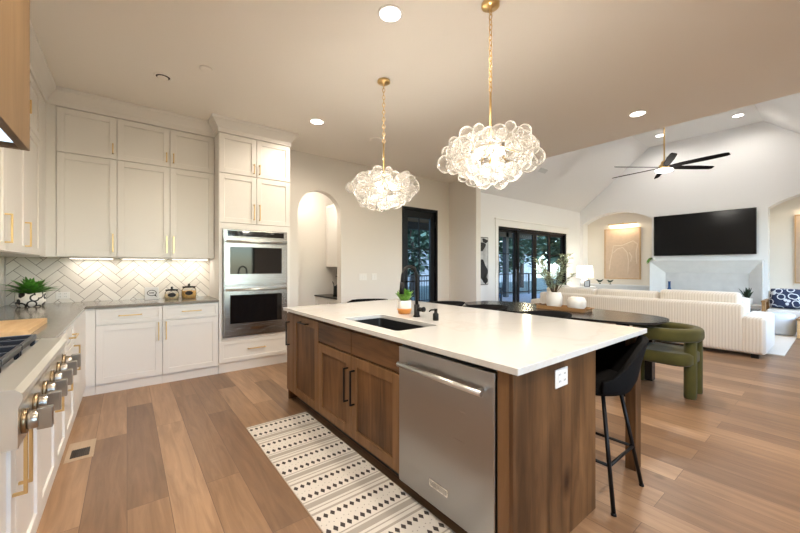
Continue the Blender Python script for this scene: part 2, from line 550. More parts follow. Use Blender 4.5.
class MB:
    """collects shapes into one mesh"""

    def __init__(self):
        self.bm = bmesh.new()

    def box(self, x0, x1, y0, y1, z0, z1, mi=0):
        v = [self.bm.verts.new(p) for p in ((x0, y0, z0), (x1, y0, z0), (x1, y1, z0), (x0, y1, z0),
                                            (x0, y0, z1), (x1, y0, z1), (x1, y1, z1), (x0, y1, z1))]
        for q in ((3, 2, 1, 0), (4, 5, 6, 7), (0, 1, 5, 4), (1, 2, 6, 5), (2, 3, 7, 6), (3, 0, 4, 7)):
            f = self.bm.faces.new([v[i] for i in q])
            f.material_index = mi
        return self

    def loft(self, rings, cap=True, mi=0, closed=True, smooth=True):
        """rings: list of equally long point lists"""
        R = [[self.bm.verts.new(p) for p in r] for r in rings]
        n = len(R[0])
        for a, b in zip(R, R[1:]):
            for i in range(n if closed else n - 1):
                j = (i + 1) % n
                f = self.bm.faces.new((a[i], a[j], b[j], b[i]))
                f.material_index = mi
                f.smooth = smooth
        if cap:
            for r, rev in ((R[0], True), (R[-1], False)):
                f = self.bm.faces.new(list(reversed(r)) if rev else r)
                f.material_index = mi
        return self

    def cyl(self, a, b, r, r2=None, n=16, mi=0, smooth=True):
        a = Vector(a)
        b = Vector(b)
        d = (b - a).normalized()
        up = Vector((0, 0, 1)) if abs(d.z) < 0.9 else Vector((1, 0, 0))
        u = d.cross(up).normalized()
        w = d.cross(u).normalized()
        r2 = r if r2 is None else r2
        ring = lambda c, rr: [c + (u * math.cos(t) + w * math.sin(t)) * rr for t in [2 * PI * i / n for i in range(n)]]
        return self.loft([ring(a, r), ring(b, r2)], mi=mi, smooth=smooth)

    def tube(self, pts, r, n=10, mi=0, cap=True):
        pts = [Vector(p) for p in pts]
        rings = []
        prev_u = None
        for i, p in enumerate(pts):
            d = (pts[min(i + 1, len(pts) - 1)] - pts[max(i - 1, 0)]).normalized()
            if prev_u is None:
                up = Vector((0, 0, 1)) if abs(d.z) < 0.9 else Vector((1, 0, 0))
                u = d.cross(up).normalized()
            else:
                u = (prev_u - d * prev_u.dot(d)).normalized()
            w = d.cross(u)
            prev_u = u
            rr = r[i] if isinstance(r, (list, tuple)) else r
            rings.append([p + (u * math.cos(t) + w * math.sin(t)) * rr for t in [2 * PI * k / n for k in range(n)]])
        return self.loft(rings, cap=cap, mi=mi)

    def lathe(self, prof, cx=0, cy=0, n=24, mi=0, cap=True):
        """prof: list of (r, z)"""
        rings = [[(cx + max(r, 1e-4) * math.cos(t), cy + max(r, 1e-4) * math.sin(t), z)
                  for t in [2 * PI * i / n for i in range(n)]] for r, z in prof]
        return self.loft(rings, cap=cap, mi=mi)

    def sphere(self, c, r, n=16, m=10, sz=1.0, mi=0):
        prof = [(r * math.sin(PI * k / m), c[2] - r * sz * math.cos(PI * k / m)) for k in range(m + 1)]
        return self.lathe(prof, c[0], c[1], n, mi)

    def poly(self, pts, mi=0):
        f = self.bm.faces.new([self.bm.verts.new(p) for p in pts])
        f.material_index = mi
        return self

    def holes(self, outer, holes, fn, t0, t1, mi=0):
        """a plate with holes: 2D loops mapped by fn(a, b, t)"""
        loops = [outer] + holes
        tri = tessellate_polygon([[Vector((p[0], p[1], 0)) for p in l] for l in loops])
        flat = [p for l in loops for p in l]
        A = [self.bm.verts.new(fn(p[0], p[1], t0)) for p in flat]
        B = [self.bm.verts.new(fn(p[0], p[1], t1)) for p in flat]
        for t in tri:
            for S in (A, B):
                try:
                    f = self.bm.faces.new([S[i] for i in t])
                    f.material_index = mi
                except ValueError:
                    pass
        k = 0
        for l in loops:
            n = len(l)
            for i in range(n):
                j = (i + 1) % n
                f = self.bm.faces.new((A[k + i], A[k + j], B[k + j], B[k + i]))
                f.material_index = mi
            k += n
        return self

    def leaf(self, base, d, length, width, bend=0.2, mi=0, seg=3):
        """a pointed leaf blade from base along d"""
        base = Vector(base)
        d = Vector(d).normalized()
        side = d.cross(Vector((0, 0, 1)))
        side = side.normalized() if side.length > 1e-3 else Vector((1, 0, 0))
        nrm = side.cross(d)
        L_, R_ = [], []
        for k in range(seg + 1):
            t = k / seg
            w = width * math.sin(PI * (0.12 + 0.86 * t)) * 0.5
            p = base + d * (length * t) - Vector((0, 0, 1)) * (bend * length * t * t)
            L_.append(self.bm.verts.new(p - side * w + nrm * w * 0.35))
            R_.append(self.bm.verts.new(p + side * w + nrm * w * 0.35))
        C_ = [self.bm.verts.new(base + d * (length * k / seg) - Vector((0, 0, 1)) * (bend * length * (k / seg) ** 2)) for k in range(seg + 1)]
        for k in range(seg):
            for a, b in ((L_, C_), (C_, R_)):
                f = self.bm.faces.new((a[k], b[k], b[k + 1], a[k + 1]))
                f.material_index = mi
                f.smooth = True
        return self

    def build(self, name, mat, parent=None, bevel=0.0, seg=2, recalc=True, smooth=None, subsurf=0):
        org = ORG.get(parent.name, Vector((0, 0, 0))) if parent else Vector((0, 0, 0))
        if recalc:
            bmesh.ops.recalc_face_normals(self.bm, faces=self.bm.faces)
        if org.length > 0:
            bmesh.ops.translate(self.bm, verts=self.bm.verts, vec=-org)
        me = bpy.data.meshes.new(name)
        if smooth is not None:
            for f in self.bm.faces:
                f.smooth = smooth
        self.bm.to_mesh(me)
        self.bm.free()
        for mm in (mat if isinstance(mat, (list, tuple)) else [mat]):
            me.materials.append(M[mm] if isinstance(mm, str) else mm)
        o = bpy.data.objects.new(name, me)
        COL.objects.link(o)
        if parent:
            o.parent = parent
            ORG[o.name] = org
        if bevel > 0:
            md = o.modifiers.new('bevel', 'BEVEL')
            md.width = bevel
            md.segments = seg
            md.limit_method = 'ANGLE'
            md.angle_limit = math.radians(40)
            md.harden_normals = False
            if seg > 2:
                for p in me.polygons:
                    p.use_smooth = True
        if subsurf:
            md = o.modifiers.new('subsurf', 'SUBSURF')
            md.levels = subsurf
            md.render_levels = subsurf
        return o


def thing(name, label, cat, loc=(0, 0, 0), group=None):
    o = bpy.data.objects.new(name, None)
    COL.objects.link(o)
    o.location = loc
    o.empty_display_size = 0.1
    ORG[o.name] = Vector(loc)
    o['label'] = label
    o['category'] = cat
    if group:
        o['group'] = group
    return o


def tag(o, label, cat, group=None, kind=None):
    o['label'] = label
    o['category'] = cat
    if group:
        o['group'] = group
    if kind:
        o['kind'] = kind
    return o


def struct(name, mb, mat, **kw):
    o = mb.build(name, mat, None, **kw)
    o['kind'] = 'structure'
    return o


def dup(root, loc, rotz=0.0, label=None):
    r = root.copy()
    COL.objects.link(r)
    r.location = loc
    r.rotation_euler = (0, 0, rotz)
    if label:
        r['label'] = label

    def rec(src, dst):
        for ch in list(src.children):
            c = ch.copy()
            COL.objects.link(c)
            c.parent = dst
            rec(ch, c)
    rec(root, r)
    return r


def rounded_rect(a0, a1, b0, b1, r, n=5):
    out = []
    for (ca, cb, s) in ((a1 - r, b1 - r, 0), (a0 + r, b1 - r, 1), (a0 + r, b0 + r, 2), (a1 - r, b0 + r, 3)):
        for k in range(n + 1):
            t = PI / 2 * (s + k / n)
            out.append((ca + r * math.cos(t), cb + r * math.sin(t)))
    return out


class Face:
    """a vertical cabinet front: u runs along it, n outwards"""

    def __init__(self, axis, plane, sign):
        self.axis, self.plane, self.sign = axis, plane, sign

    def box(self, mb, u0, u1, n0, n1, z0, z1, mi=0):
        a, b = self.plane + self.sign * n0, self.plane + self.sign * n1
        a, b = min(a, b), max(a, b)
        if self.axis == 'x':
            return mb.box(a, b, u0, u1, z0, z1, mi)
        return mb.box(u0, u1, a, b, z0, z1, mi)

    def p(self, u, n, z):
        a = self.plane + self.sign * n
        return (a, u, z) if self.axis == 'x' else (u, a, z)


def shaker(face, parent, name, u0, u1, z0, z1, mat, rail=0.062, g=0.0025, label=None, panelmat=None):
    mb = MB()
    u0 += g
    u1 -= g
    z0 += g
    z1 -= g
    t = 0.02
    face.box(mb, u0, u0 + rail, 0, t, z0, z1)
    face.box(mb, u1 - rail, u1, 0, t, z0, z1)
    face.box(mb, u0 + rail, u1 - rail, 0, t, z0, z0 + rail)
    face.box(mb, u0 + rail, u1 - rail, 0, t, z1 - rail, z1)
    face.box(mb, u0 + rail, u1 - rail, 0, t - 0.011, z0 + rail, z1 - rail, 1 if panelmat else 0)
    o = mb.build(name, [mat, panelmat] if panelmat else mat, parent, bevel=0.0015, seg=1)
    return o


def slab(face, parent, name, u0, u1, z0, z1, mat, g=0.0025):
    mb = MB()
    face.box(mb, u0 + g, u1 - g, 0, 0.02, z0 + g, z1 - g)
    return mb.build(name, mat, parent, bevel=0.002, seg=1)


def pull(face, parent, u, z, length, vertical, mat, n0=0.02, r=0.0055, out=0.034):
    mb = MB()
    h = length / 2
    if vertical:
        face.box(mb, u - r, u + r, n0 + out - r, n0 + out + r, z - h, z + h)
        for s in (-1, 1):
            zz = z + s * (h - r)
            face.box(mb, u - r, u + r, n0, n0 + out, zz - r, zz + r)
    else:
        face.box(mb, u - h, u + h, n0 + out - r, n0 + out + r, z - r, z + r)
        for s in (-1, 1):
            uu = u + s * (h - r)
            face.box(mb, uu - r, uu + r, n0, n0 + out, z - r, z + r)
    return mb.build('handle', mat, parent, bevel=0.0015, seg=1)


# ------------------------------------------------------------------ the setting
CEIL = 3.15
XF = 12.0      # fireplace wall
YD = 5.5       # sliding door wall
YB = 5.35      # kitchen back wall
YL = -0.78     # living room wall opposite the sliding doors
XE = 5.57      # edge of the flat kitchen ceiling

struct('floor', MB().box(-1.15, 12.5, -2.75, 7.0, -0.12, 0.0), 'floor')
struct('ceiling', MB().box(-1.15, XE, -2.75, YB + 0.15, CEIL, CEIL + 0.12), 'ceil')

# vaulted living room ceiling: two slopes and a flat centre
ZV, YV1, YV0, ZP = 4.80, 3.52, 1.20, 3.12
mb = MB()
mb.loft([[(x, YD + 0.14, ZP - 0.10), (x, YV1, ZV), (x, YV1, ZV + 0.12), (x, YD + 0.14, ZP + 0.1)] for x in (XE - 0.12, 12.6)], smooth=False)
mb.loft([[(x, YV1, ZV), (x, YV0, ZV), (x, YV0, ZV + 0.12), (x, YV1, ZV + 0.12)] for x in (XE - 0.12, 12.6)], smooth=False)
mb.loft([[(x, YV0, ZV), (x, YL - 0.14, ZP - 0.10), (x, YL - 0.14, ZP + 0.1), (x, YV0, ZV + 0.12)] for x in (XE - 0.12, 12.6)], smooth=False)
struct('ceiling_vault', mb, 'wall_cool')

# kitchen back wall with the arch and the black door opening
def arc(ca, zs, r, n=20, rz=None):
    rz = rz or r
    return [(ca + r * math.cos(t), zs + rz * math.sin(t)) for t in [PI * k / n for k in range(n + 1)]]

AX0, AX1 = 2.13, 2.90
arch_hole = [(AX0, 0.0), (AX1, 0.0)] + arc((AX0 + AX1) / 2, 2.19, (AX1 - AX0) / 2)
DX0, DX1, DZ = 4.24, 5.20, 2.51
door_hole = [(DX0, 0.0), (DX1, 0.0), (DX1, DZ), (DX0, DZ)]
e = 0.0005
arch_hole = [(a, max(b, e)) for a, b in arch_hole]
door_hole = [(a, max(b, e)) for a, b in door_hole]
mb = MB().holes([(-1.15, 0), (5.56, 0), (5.56, CEIL), (-1.15, CEIL)], [arch_hole, door_hole], lambda a, b, t: (a, t, b), YB, YB + 0.14)
struct('wall_back', mb, 'wall')
struct('wall_left', MB().box(-1.15, -1.0, -2.75, YB, 0, CEIL), 'wall')
struct('wall_stub', MB().box(5.56, 5.70, 4.60, YD + 0.14, 0, CEIL), ['wall'])
# header above the flat ceiling edge, closing the vault towards the kitchen
mb = MB().holes([(YL - 0.14, CEIL + 0.03), (YD + 0.14, CEIL + 0.03), (YV1, ZV + 0.06), (YV0, ZV + 0.06)],
                [], lambda a, b, t: (t, a, b), XE - 0.11, XE - 0.002)
struct('wall_header', mb, 'wall_cool')

# sliding door wall
SX0, SX1, SZ = 7.50, 11.05, 2.36
mb = MB().holes([(5.70, 0), (XF, 0), (XF, ZP + 0.02), (5.70, ZP + 0.02)], [[(SX0, e), (SX1, e), (SX1, SZ), (SX0, SZ)]], lambda a, b, t: (a, t, b), YD, YD + 0.14)
struct('wall_patio', mb, 'wall_cool')
# fireplace wall with two arched niches
def niche_loop(y0, y1, zs=2.72, rise=0.30):
    c = (y0 + y1) / 2
    h = (y1 - y0) / 2
    R = (h * h + rise * rise) / (2 * rise)
    a = math.asin(h / R)
    zc = zs + rise - R
    return [(y0, e), (y1, e)] + [(c + R * math.sin(t), zc + R * math.cos(t)) for t in [a - 2 * a * k / 16 for k in range(17)]]
mb = MB().holes([(YL - 0.1, 0), (YD + 0.05, 0), (YD + 0.05, ZP), (YV1, ZV + 0.06), (YV0, ZV + 0.06), (YL - 0.1, ZP)],
                [niche_loop(3.46, 5.40), niche_loop(-0.68, 1.13)], lambda a, b, t: (t, a, b), XF, XF + 0.35)
struct('wall_fireplace', mb, 'wall_cool')
struct('wall_niche', MB().box(XF + 0.35, XF + 0.5, YL - 0.1, YD + 0.1, 0, 3.3), 'niche')
# living room wall with three tall windows, kitchen wall behind with one wide window (both out of view)
wins = [(6.6, 8.0), (8.2, 9.6), (9.8, 11.2)]
mb = MB().holes([(5.45, 0), (12.5, 0), (12.5, ZP + 0.05), (5.45, ZP + 0.05)], [[(a, 0.5), (b, 0.5), (b, 2.9), (a, 2.9)] for a, b in wins],
                lambda a, b, t: (a, t, b), YL - 0.14, YL)
struct('wall_right', mb, 'wall_cool')
mb = MB().holes([(-1.15, 0), (5.7, 0), (5.7, CEIL), (-1.15, CEIL)], [[(-0.1, 0.85), (3.3, 0.85), (3.3, 2.65), (-0.1, 2.65)]], lambda a, b, t: (a, t, b), -2.75, -2.61)
struct('wall_rear', mb, 'wall')
struct('wall_side', MB().box(5.57, 5.70, -2.75, YL - 0.14, 0, CEIL), 'wall')
# pantry behind the arch
struct('wall_pantry', MB().box(1.85, 3.75, 6.50, 6.6, 0, 2.9).box(1.75, 1.85, YB + 0.14, 6.6, 0, 2.9).box(3.65, 3.75, YB + 0.14, 6.6, 0, 2.9), 'wall')
struct('ceiling_pantry', MB().box(1.75, 3.75, YB + 0.14, 6.6, 2.9, 3.0), 'trim')

for i, (a, b) in enumerate(wins):
    mb = MB()
    y0, y1, z0, z1 = YL - 0.11, YL - 0.05, 0.5, 2.9
    for x in (a, b - 0.06):
        mb.box(x, x + 0.06, y0, y1, z0, z1)
    mb.box(a + 0.06, b - 0.06, y0, y1, z0, z0 + 0.06).box(a + 0.06, b - 0.06, y0, y1, z1 - 0.06, z1).box(a + 0.06, b - 0.06, y0, y1, 1.95, 2.0)
    w_ = struct('window_%d' % (i + 1), mb, 'blackdoor')
    MB().box(a + 0.06, b - 0.06, y0 + 0.028, y0 + 0.032, z0 + 0.06, z1 - 0.06).build('glass_pane', 'pane', w_)
mb = MB()
for x in (-0.1, 1.57, 3.24):
    mb.box(x, x + 0.06, -2.72, -2.66, 0.85, 2.65)
mb.box(-0.04, 3.24, -2.72, -2.66, 0.85, 0.91).box(-0.04, 3.24, -2.72, -2.66, 2.59, 2.65)
w_ = struct('window_4', mb, 'blackdoor')
MB().box(-0.04, 3.24, -2.692, -2.688, 0.91, 2.59).build('glass_pane', 'pane', w_)

# trims
struct('baseboard_back', MB().box(1.80, AX0, YB - 0.015, YB, 0, 0.14).box(AX1, DX0 - 0.02, YB - 0.015, YB, 0, 0.14).box(DX1 + 0.02, 5.56, YB - 0.015, YB, 0, 0.14), 'trim')
struct('baseboard_patio', MB().box(5.70, SX0 - 0.1, YD - 0.015, YD, 0, 0.14).box(SX1 + 0.1, XF, YD - 0.015, YD, 0, 0.14), 'trim')
mb = MB()
cw = 0.11
mb.box(SX0 - cw, SX0, YD - 0.022, YD, 0, SZ + 0.06).box(SX1, SX1 + cw, YD - 0.022, YD, 0, SZ + 0.06)
mb.box(SX0 - cw - 0.02, SX1 + cw + 0.02, YD - 0.03, YD, SZ, SZ + 0.17).box(SX0 - cw - 0.035, SX1 + cw + 0.035, YD - 0.045, YD, SZ + 0.17, SZ + 0.20)
struct('trim_1', mb, 'trim', bevel=0.003, seg=1)

# black glazed door in the back wall
d1 = MB()
d1.box(DX0, DX0 + 0.05, YB - 0.015, YB + 0.14, 0, DZ).box(DX1 - 0.05, DX1, YB - 0.015, YB + 0.14, 0, DZ).box(DX0 + 0.05, DX1 - 0.05, YB - 0.015, YB + 0.14, DZ - 0.05, DZ)
door1 = struct('door_1', d1, 'blackdoor', bevel=0.003, seg=1)
mb = MB()
a0, a1 = DX0 + 0.053, DX1 - 0.053
mb.box(a0, a0 + 0.12, YB + 0.03, YB + 0.08, 0.02, DZ - 0.055).box(a1 - 0.12, a1, YB + 0.03, YB + 0.08, 0.02, DZ - 0.055)
mb.box(a0 + 0.12, a1 - 0.12, YB + 0.03, YB + 0.08, 0.02, 0.28).box(a0 + 0.12, a1 - 0.12, YB + 0.03, YB + 0.08, DZ - 0.2, DZ - 0.055)
for z in (1.02, 1.68):
    mb.box(a0 + 0.12, a1 - 0.12, YB + 0.045, YB + 0.065, z - 0.012, z + 0.012)
mb.box((a0 + a1) / 2 + 0.0, (a0 + a1) / 2 + 0.02, YB + 0.045, YB + 0.065, 0.28, DZ - 0.2)
mb.build('door_leaf', 'blackdoor', door1, bevel=0.003, seg=1)
MB().box(a0 + 0.12, a1 - 0.12, YB + 0.053, YB + 0.057, 0.28, DZ - 0.2).build('glass_pane', 'pane', door1)
for z in (0.3, 1.25, 2.2):
    MB().cyl((DX1 - 0.052, YB + 0.01, z - 0.06), (DX1 - 0.052, YB + 0.01, z + 0.06), 0.016).build('hinge', 'black', door1)
MB().cyl((a0 + 0.06, YB + 0.03, 1.02), (a0 + 0.06, YB - 0.03, 1.02), 0.012).box(a0 + 0.045, a0 + 0.17, YB - 0.04, YB - 0.02, 1.01, 1.03).build('door_handle', 'black', door1)

# four panel sliding patio door
d2 = MB()
d2.box(SX0, SX0 + 0.05, YD, YD + 0.13, 0, SZ).box(SX1 - 0.05, SX1, YD, YD + 0.13, 0, SZ).box(SX0, SX1, YD, YD + 0.13, SZ - 0.05, SZ).box(SX0, SX1, YD, YD + 0.13, 0, 0.025)
door2 = struct('door_2', d2, 'blackdoor')
n4 = (SX1 - SX0 - 0.1) / 4
for k in range(4):
    x0 = SX0 + 0.05 + n4 * k
    x1 = x0 + n4
    yy = YD + (0.03 if k in (1, 2) else 0.075)
    mb = MB()
    mb.box(x0, x0 + 0.10, yy, yy + 0.04, 0.025, SZ - 0.05).box(x1 - 0.10, x1, yy, yy + 0.04, 0.025, SZ - 0.05)
    mb.box(x0 + 0.10, x1 - 0.10, yy, yy + 0.04, 0.025, 0.16).box(x0 + 0.10, x1 - 0.10, yy, yy + 0.04, SZ - 0.13, SZ - 0.05)
    for z in (0.62, 1.12, 1.66):
        mb.box(x0 + 0.10, x1 - 0.10, yy + 0.01, yy + 0.03, z - 0.011, z + 0.011)
    sash = mb.build('sliding_sash', 'blackdoor', door2)
    MB().box(x0 + 0.10, x1 - 0.10, yy + 0.018, yy + 0.022, 0.16, SZ - 0.13).build('glass_pane', 'pane', sash)

# ------------------------------------------------------------------ white cabinets
FB = Face('y', 4.75, -1)     # base cabinets on the back wall
FU = Face('y', 5.02, -1)     # wall cabinets on the back wall
FL = Face('x', -0.35, 1)     # base cabinets on the range wall
FLU = Face('x', -0.67, 1)    # wall cabinets on the range wall


def base_unit(face, u0, u1, label, wall, layout, group='white base cabinets', ztop=0.890):
    c = face.p((u0 + u1) / 2, 0, 0)
    t = thing('base_cabinet', label, 'cabinet', c, group)
    mb = MB()
    face.box(mb, u0 + 0.001, u1 - 0.001, -wall, 0, 0.10, ztop)
    mb.build('body', 'cab', t)
    mb = MB()
    face.box(mb, u0 + 0.001, u1 - 0.001, -wall, -0.005, 0.0, 0.10)
    mb.build('toe_kick', 'cab', t)
    layout(t, face, u0, u1, ztop)
    return t


def drawer_door(hs, hz=0.63):
    def f(t, face, u0, u1, ztop):
        d = slab_shaker = shaker(face, t, 'drawer', u0, u1, 0.720, ztop - 0.006, 'cab', rail=0.035)
        pull(face, d, (u0 + u1) / 2, 0.803, min(0.2, (u1 - u0) * 0.45), False, 'brass')
        d = shaker(face, t, 'door', u0, u1, 0.105, 0.71, 'cab')
        pull(face, d, u1 - 0.035 if hs > 0 else u0 + 0.035, 0.60, 0.2, True, 'brass')
    return f


def tall_door(hs, top=0.868, hz=0.585):
    def f(t, face, u0, u1, ztop):
        d = shaker(face, t, 'door', u0, u1, 0.105, min(top, ztop - 0.005), 'cab')
        pull(face, d, u1 - 0.035 if hs > 0 else u0 + 0.035, hz, 0.23, True, 'brass')
    return f


base_unit(FB, -0.255, 0.312, 'white base cabinet on the back wall, corner side, drawer over one door', 0.585, drawer_door(1))
base_unit(FB, 0.312, 0.882, 'white base cabinet on the back wall beside the double oven, drawer over one door', 0.585, drawer_door(-1))


def two_doors(t, face, u0, u1, ztop):
    m = (u0 + u1) / 2
    for a, b, s in ((u0, m, 1), (m, u1, -1)):
        d = shaker(face, t, 'door', a, b, 0.105, ztop - 0.01, 'cab')
        pull(face, d, b - 0.045 if s > 0 else a + 0.045, 0.595, 0.235, True, 'brass')


base_unit(FL, 1.45, 2.39, 'white two-door base cabinet under the rangetop', 0.62, two_doors, ztop=0.79)
base_unit(FL, 2.39, 2.87, 'white one-door base cabinet right after the rangetop', 0.634, tall_door(1))
base_unit(FL, 2.87, 3.30, 'white one-door base cabinet under the cutting board end of the counter', 0.634, tall_door(1))
base_unit(FL, 3.30, 3.78, 'white base cabinet on the range wall nearest the corner, drawer over one door', 0.634, drawer_door(1))
base_unit(FL, 0.55, 1.45, 'white two-door base cabinet nearest the camera, before the rangetop', 0.634, two_doors)
t = thing('corner_cabinet', 'plain white blind corner cabinet filling the corner of the counter', 'cabinet', (-0.6, 4.6, 0), 'white base cabinets')
MB().box(-0.984, -0.33, 3.781, 5.335, 0.10, 0.890).box(-0.33, -0.256, 4.731, 5.335, 0.10, 0.890).build('body', 'cab', t)
MB().box(-0.984, -0.355, 3.781, 5.335, 0, 0.10).box(-0.355, -0.256, 4.755, 5.335, 0, 0.10).build('toe_kick', 'cab', t)


def wall_unit(face, u0, u1, label, depth, hs, z0=1.42, zm=2.505, z1=2.975):
    c = face.p((u0 + u1) / 2, 0, z0)
    t = thing('wall_cabinet', label, 'cabinet', c, 'white wall cabinets')
    mb = MB()
    face.box(mb, u0 + 0.001, u1 - 0.001, -depth, 0, z0, z1)
    mb.build('body', 'cab', t)
    for (a, b, hz, hl) in ((z0, zm, z0 + 0.16, 0.20), (zm, z1, zm + 0.115, 0.11)):
        d = shaker(face, t, 'door', u0, u1, a + 0.003, b - 0.003, 'cab')
        if hs:
            pull(face, d, u1 - 0.035 if hs > 0 else u0 + 0.035, hz, hl, True, 'brass')
    return t


UX = (-0.575, -0.088, 0.406, 0.883)
wall_unit(FU, UX[0], UX[1], 'tall white wall cabinet with two stacked doors, nearest the corner on the back wall', 0.33, 1)
wall_unit(FU, UX[1], UX[2], 'tall white wall cabinet with two stacked doors, middle of the back wall', 0.33, 1)
wall_unit(FU, UX[2], UX[3], 'tall white wall cabinet with two stacked doors, next to the oven tower', 0.33, -1)
t = thing('filler_panel', 'narrow white filler panel in the upper corner between the two walls of cabinets', 'cabinet', (-0.62, 5.0, 1.42))
MB().box(-0.984, -0.577, 5.005, 5.335, 1.42, 2.975).box(-0.984, -0.652, 4.722, 5.005, 1.42, 2.975).build('body', 'cab', t)
wall_unit(FLU, 4.12, 4.72, 'handleless tall white wall cabinet on the range wall, nearest the corner', 0.33, 0)
wall_unit(FLU, 3.53, 4.12, 'tall white wall cabinet on the range wall, half hidden by the wooden hood', 0.33, 1)
wall_unit(FLU, 2.95, 3.53, 'tall white wall cabinet on the range wall, hidden just behind the wooden hood', 0.33, 1)

# crown moulding above the wall cabinets and the oven tower
def crown(mb, path, out=0.085, z0=2.975, z1=CEIL - 0.002):
    """path: list of (x, y, nx, ny): corner with outward offset direction"""
    prof = [(0.0, 0.0), (0.012, 0.0), (0.012, 0.05), (0.03, 0.075), (0.07, 0.125), (out, 0.14), (out, z1 - z0), (-0.05, z1 - z0), (-0.05, 0.0)]
    rings = [[(x + nx * a, y + ny * a, z0 + b) for a, b in prof] for x, y, nx, ny in path]
    mb.loft(rings, smooth=False)
mb = MB()
crown(mb, [(-0.65, 2.53, 1, 0), (-0.65, 5.0, 1, -1), (0.883, 5.0, 0, -1)])
crown(mb, [(0.885, 5.05, -1, 0), (0.885, 4.73, -1, -1), (1.775, 4.73, 1, -1), (1.775, 5.35, 1, 0)])
struct('trim_2', mb, 'cab')

# oven tower
t = thing('oven_tower_cabinet', 'tall white cabinet tower holding the double oven, doors above and one drawer below', 'cabinet', (1.33, 4.75, 0))
TX0, TX1 = 0.886, 1.775
mb = MB()
mb.box(TX0, TX0 + 0.03, 4.75, 5.35, 0.10, 2.975).box(TX1 - 0.03, TX1, 4.75, 5.35, 0.10, 2.975)
mb.box(TX0 + 0.03, TX1 - 0.03, 4.75, 5.35, 0.10, 0.42).box(TX0 + 0.03, TX1 - 0.03, 4.75, 5.35, 1.80, 2.975).box(TX0 + 0.03, TX1 - 0.03, 5.33, 5.35, 0.42, 1.80)
mb.build('body', 'cab', t)
MB().box(TX0, TX1, 4.755, 5.35, 0, 0.10).build('toe_kick', 'cab', t)
mb = MB()
FB.box(mb, TX0, TX0 + 0.035, 0, 0.02, 0.42, 1.86)
FB.box(mb, TX1 - 0.048, TX1, 0, 0.02, 0.42, 1.86)
FB.box(mb, TX0 + 0.035, TX1 - 0.048, 0, 0.02, 1.79, 1.86)
FB.box(mb, TX0 + 0.035, TX1 - 0.048, 0, 0.02, 0.40, 0.435)
mb.build('face_frame', 'cab', t)
xm = (TX0 + TX1) / 2
for a, b, s in ((TX0, xm, 1), (xm, TX1, -1)):
    for z0, z1, hz, hl in ((1.865, 2.475, 2.02, 0.2), (2.48, 2.97, 2.58, 0.12)):
        d = shaker(FB, t, 'door', a, b, z0, z1, 'cab')
        pull(FB, d, b - 0.035 if s > 0 else a + 0.035, hz, hl, True, 'brass')
d = shaker(FB, t, 'drawer', TX0, TX1, 0.125, 0.395, 'cab', rail=0.05)
pull(FB, d, xm, 0.27, 0.22, False, 'brass')

# double wall oven
ov = thing('double_oven', 'stainless steel double wall oven with black glass doors in the white tower', 'oven', (1.325, 4.73, 0.44))
OX0, OX1 = 0.924, 1.722
FO = Face('y', 4.728, -1)
MB().box(OX0 + 0.02, OX1 - 0.02, 4.729, 5.30, 0.45, 1.77).box(OX0, OX1, 4.7, 4.728, 0.438, 1.785).build('housing', 'steel', ov, bevel=0.003, seg=1)
FP = Face('y', 4.70, -1)
mb = MB()
FP.box(mb, OX0 + 0.01, OX1 - 0.01, 0, 0.012, 1.685, 1.778)
pnl = mb.build('control_panel', 'steel', ov, bevel=0.002, seg=1)
mb = MB()
FP.box(mb, OX0 + 0.05, OX1 - 0.05, 0.012, 0.014, 1.697, 1.768)
mb.build('display', 'black_glass', pnl)
for z0, z1 in ((1.09, 1.675), (0.475, 1.075)):
    mb = MB()
    FP.box(mb, OX0 + 0.008, OX1 - 0.008, 0, 0.03, z0, z1)
    dr = mb.build('oven_door', 'steel', ov, bevel=0.004, seg=2)
    mb = MB()
    FP.box(mb, OX0 + 0.075, OX1 - 0.085, 0.03, 0.033, z0 + 0.135, z1 - 0.11)
    mb.build('window', 'black_glass', dr)
    mb = MB()
    zz = z1 - 0.045
    mb.cyl(FP.p(OX0 + 0.03, 0.075, zz), FP.p(OX1 - 0.03, 0.075, zz), 0.014)
    for u in (OX0 + 0.06, OX1 - 0.06):
        mb.cyl(FP.p(u, 0.03, zz), FP.p(u, 0.075, zz), 0.010)
    mb.build('handle', 'satin', dr)
mb = MB()
FP.box(mb, 1.235, 1.40, 0.03, 0.034, 0.52, 0.555)
mb.build('badge', 'chrome', ov)

# ------------------------------------------------------------------ grey worktop, backsplash, under-cabinet lights
mb = MB()
mb.holes([(-1.0, 2.405), (-0.325, 2.405), (-0.325, 4.70), (0.884, 4.70), (0.884, 5.35), (-1.0, 5.35)], [], lambda a, b, t: (a, b, t), 0.892, 0.918)
tag(mb.build('worktop', 'stone', None, bevel=0.002, seg=1), 'L-shaped dark grey polished stone worktop running round the corner', 'worktop')
mb = MB().box(-1.0, -0.325, 0.5, 1.435, 0.892, 0.918)
tag(mb.build('worktop', 'stone', None, bevel=0.002, seg=1), 'grey stone worktop before the rangetop, nearest the camera', 'worktop')


